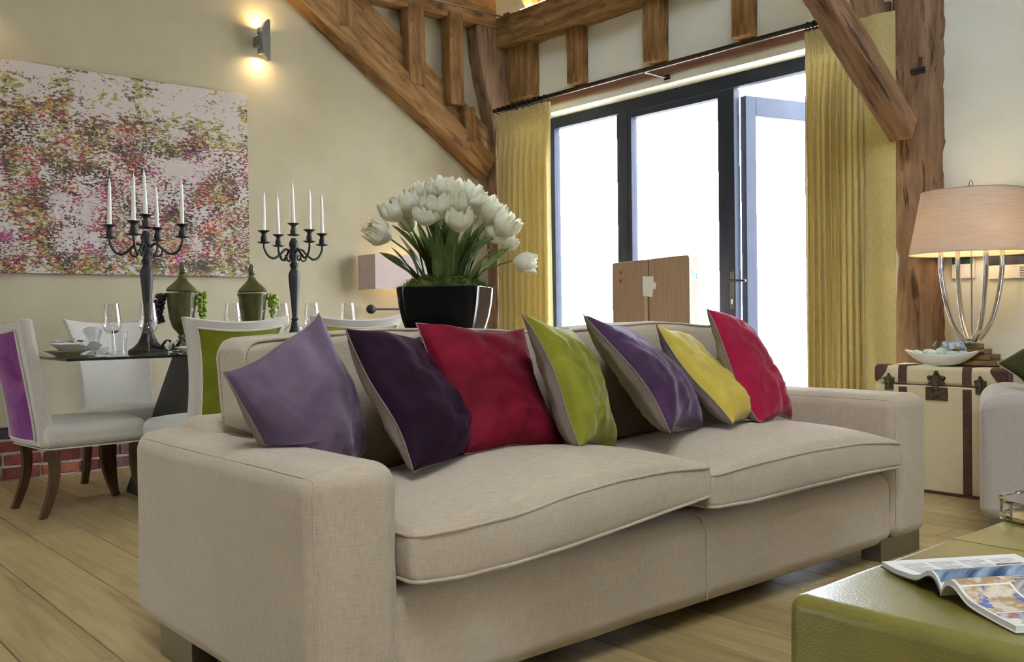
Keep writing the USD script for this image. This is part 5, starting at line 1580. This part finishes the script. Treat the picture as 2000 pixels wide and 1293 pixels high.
# ================================================================== PAINTING, SCONCES, WALL LAMP, RAIL
def painting_material():
    n = {'tc': ('texture_coordinate', {}), 'p': ('principled_bsdf', {'roughness': 0.75, 'specular_ior_level': 0.25}), 'sx': ('separate_xyz', {}),
         'mb': ('mapping', {'scale': (3.2, 1, 3.6)}), 'nb': ('noise_texture', {'scale': 1.0, 'detail': 3.0, 'roughness': 0.5}),
         'gz': ('map_range', {'from_min': 0.10, 'from_max': 0.60, 'to_min': 0.15, 'to_max': -0.22, 'clamp': True}),
         'gl': ('map_range', {'from_min': -0.62, 'from_max': -0.35, 'to_min': -0.10, 'to_max': 0.03, 'clamp': True}),
         'a0': ('math', {'math_type': 'add'}), 'a1': ('math', {'math_type': 'add'}), 'base': ('color', {'value': lin(184, 174, 169)})}
    l = [('tc.object', 'mb.vector'), ('mb.vector', 'nb.vector'), ('tc.object', 'sx.vector'), ('sx.z', 'gz.value'), ('sx.z', 'gl.value'), ('nb.fac', 'a0.value1'), ('gz.result', 'a0.value2'), ('a0.value', 'a1.value1'), ('gl.result', 'a1.value2')]
    cols = [((140, 132, 64), 0.568, 22, 3), ((166, 160, 80), 0.660, 20, 11), ((156, 108, 62), 0.640, 20, 23), ((92, 66, 60), 0.605, 30, 31), ((164, 80, 102), 0.705, 26, 43), ((148, 42, 60), 0.668, 26, 57), ((182, 90, 66), 0.695, 22, 61),
            ((70, 68, 50), 0.645, 38, 71), ((56, 42, 46), 0.668, 34, 83), ((194, 184, 178), 0.660, 40, 97), ((152, 60, 108), 0.742, 30, 101), ((184, 174, 168), 0.690, 60, 113)]
    prev = 'base.color'
    for i, (c, th_, sc, off) in enumerate(cols):
        n.update({f'm{i}': ('mapping', {'scale': (sc, 1, sc * 1.9), 'location': (off, off * 1.7, off * 0.6)}), f'n{i}': ('noise_texture', {'scale': 1.0, 'detail': 3.0, 'roughness': 0.62}),
                  f'k{i}': ('mapping', {'scale': (5.5, 1, 6.5), 'location': (off * 3.1, off, off * 2.3)}), f'q{i}': ('noise_texture', {'scale': 1.0, 'detail': 2.0}),
                  f's{i}': ('math', {'math_type': 'multiply_add', 'value2': 0.75}), f't{i}': ('math', {'math_type': 'multiply', 'value2': 0.45}), f'u{i}': ('math', {'math_type': 'multiply_add', 'value2': 0.42}),
                  f'v{i}': ('map_range', {'from_min': th_ + 0.245, 'from_max': th_ + 0.275, 'to_min': 0.0, 'to_max': 0.92, 'clamp': True}), f'x{i}': ('mix', {'mix_type': 'mix', 'color2': lin(*c)})})
        l += [('tc.object', f'm{i}.vector'), (f'm{i}.vector', f'n{i}.vector'), ('tc.object', f'k{i}.vector'), (f'k{i}.vector', f'q{i}.vector'), (f'q{i}.fac', f't{i}.value1'), (f'n{i}.fac', f's{i}.value1'), (f't{i}.value', f's{i}.value3'),
              ('a1.value', f'u{i}.value1'), (f's{i}.value', f'u{i}.value3'), (f'u{i}.value', f'v{i}.value'), (f'v{i}.result', f'x{i}.fac'), (prev, f'x{i}.color1')]
        prev = f'x{i}.color'
    l.append((prev, 'p.base_color'))
    return usdkit.material(stage, '/World/Looks/painting_dabs', n, l, surface='p.BSDF')


pt = thing('painting', 'large unframed abstract canvas of dabbed pink, olive and crimson on grey', 'painting', (1.93, 6.138, 1.835))
obj('canvas', rb(-0.935, 0.935, -0.038, 0.0, -0.62, 0.62, 0.004, 2, 3), painting_material(), pt, smooth=30)


def sconce(label, x):
    s0 = thing('wall_sconce', label, 'wall lamp', (x, 6.138, 2.69))
    poly = [(0.03, 0.0), (0.032, 0.14), (0.032, 0.272), (0.026, 0.279), (0.016, 0.278), (-0.008, 0.25), (-0.024, 0.21), (-0.029, 0.14), (-0.026, 0.08), (-0.012, 0.035), (0.012, 0.004)]
    t_ = extrude_y(poly, -0.135, -0.095)
    obj('shade', t_, 'sconce_metal', s0, smooth=30)
    obj('bracket', rb(-0.03, 0.015, -0.1, 0.0, 0.105, 0.175, 0.004, 2, 1), 'sconce_metal', s0)
    for z_, nm in ((0.19, 'lamp_cup'), (0.05, 'lamp_cup')):
        obj(nm, rb(-0.022, 0.022, -0.094, -0.045, z_, z_ + 0.04, 0.004, 2, 1), 'sconce_metal', s0)
    for z_, rx in ((0.236, 180.0), (0.044, 0.0)):
        d = UsdLux.DiskLight.Define(stage, numbered(s0.GetPath().pathString + '/light'))
        d.CreateRadiusAttr(0.018)
        d.CreateIntensityAttr(1.0)
        d.CreateExposureAttr(LAMP['sconce'])
        d.CreateColorAttr(WARM)
        d.AddTranslateOp().Set(Gf.Vec3d(-0.004, -0.07, z_))
        d.AddRotateXOp().Set(rx)
    return s0


sconce('grey metal up-and-down wall sconce right of the painting', 2.965)
sconce('grey metal up-and-down wall sconce left of the painting, out of the frame', 1.16)

wlm = thing('wall_lamp', 'mushroom grey rectangular shade lamp on the wall behind the tulips', 'lamp', (4.09, 6.138, 1.135))
hwL, dL, hL = 0.355, 0.245, 0.255
th_ = 0.003
for nm, b_ in (('shade_panel', box(-hwL, hwL, -dL, -dL + th_, 0, hL)), ('shade_panel', box(-hwL, -hwL + th_, -dL + th_, -0.012, 0, hL)), ('shade_panel', box(hwL - th_, hwL, -dL + th_, -0.012, 0, hL))):
    obj(nm, b_, 'shade_grey', wlm, smooth=False)
obj('back_plate', rb(-0.06, 0.06, -0.012, 0.0, 0.06, 0.2, 0.003, 1, 1), 'iron', wlm)
obj('lamp_arm', tube([(0, -0.01, 0.1), (0, -0.12, 0.1)], 0.008, 8), 'iron', wlm)
obj('bulb', sphere(0.03, (0, -0.12, 0.135), 2), 'bulb_wall', wlm, smooth=True)

ir = thing('iron_rail', 'black iron rail with a ball end, under the wall lamp', 'rail', (3.80, 6.138, 0.99))
obj('rod', tube([(0.0, -0.11, 0), (0.75, -0.11, 0)], 0.009, 10), 'iron', ir)
obj('ball', sphere(0.036, (-0.02, -0.11, 0), 2), 'iron', ir, smooth=True)
obj('ball', sphere(0.036, (0.77, -0.11, 0), 2), 'iron', ir, smooth=True)
for xx in (0.28, 0.68):
    obj('bracket', tube([(xx, -0.11, 0), (xx, 0.0, 0)], 0.007, 8), 'iron', ir)

# a board and wall far outside, all but lost in the glare
sg = thing('roadside_board', 'pale board with a reddish top edge far outside the glazing', 'sign', (14.0, 12.15, 0))
obj('panel', box(-0.03, 0.03, -0.42, 0.42, 0.72, 1.12), 'sign_white', sg, smooth=False)
obj('top_edge', box(-0.04, 0.04, -0.44, 0.44, 1.12, 1.2), 'sign_red', sg, smooth=False)
for k_ in range(5):
    obj('mark', box(-0.036, -0.03, -0.34 + k_ * 0.15, -0.25 + k_ * 0.15, 0.9, 1.03), 'sign_red', sg, smooth=False)
for yy in (-0.35, 0.35):
    obj('post', box(-0.02, 0.02, yy - 0.02, yy + 0.02, -0.06, 0.72), 'steel', sg, smooth=False)
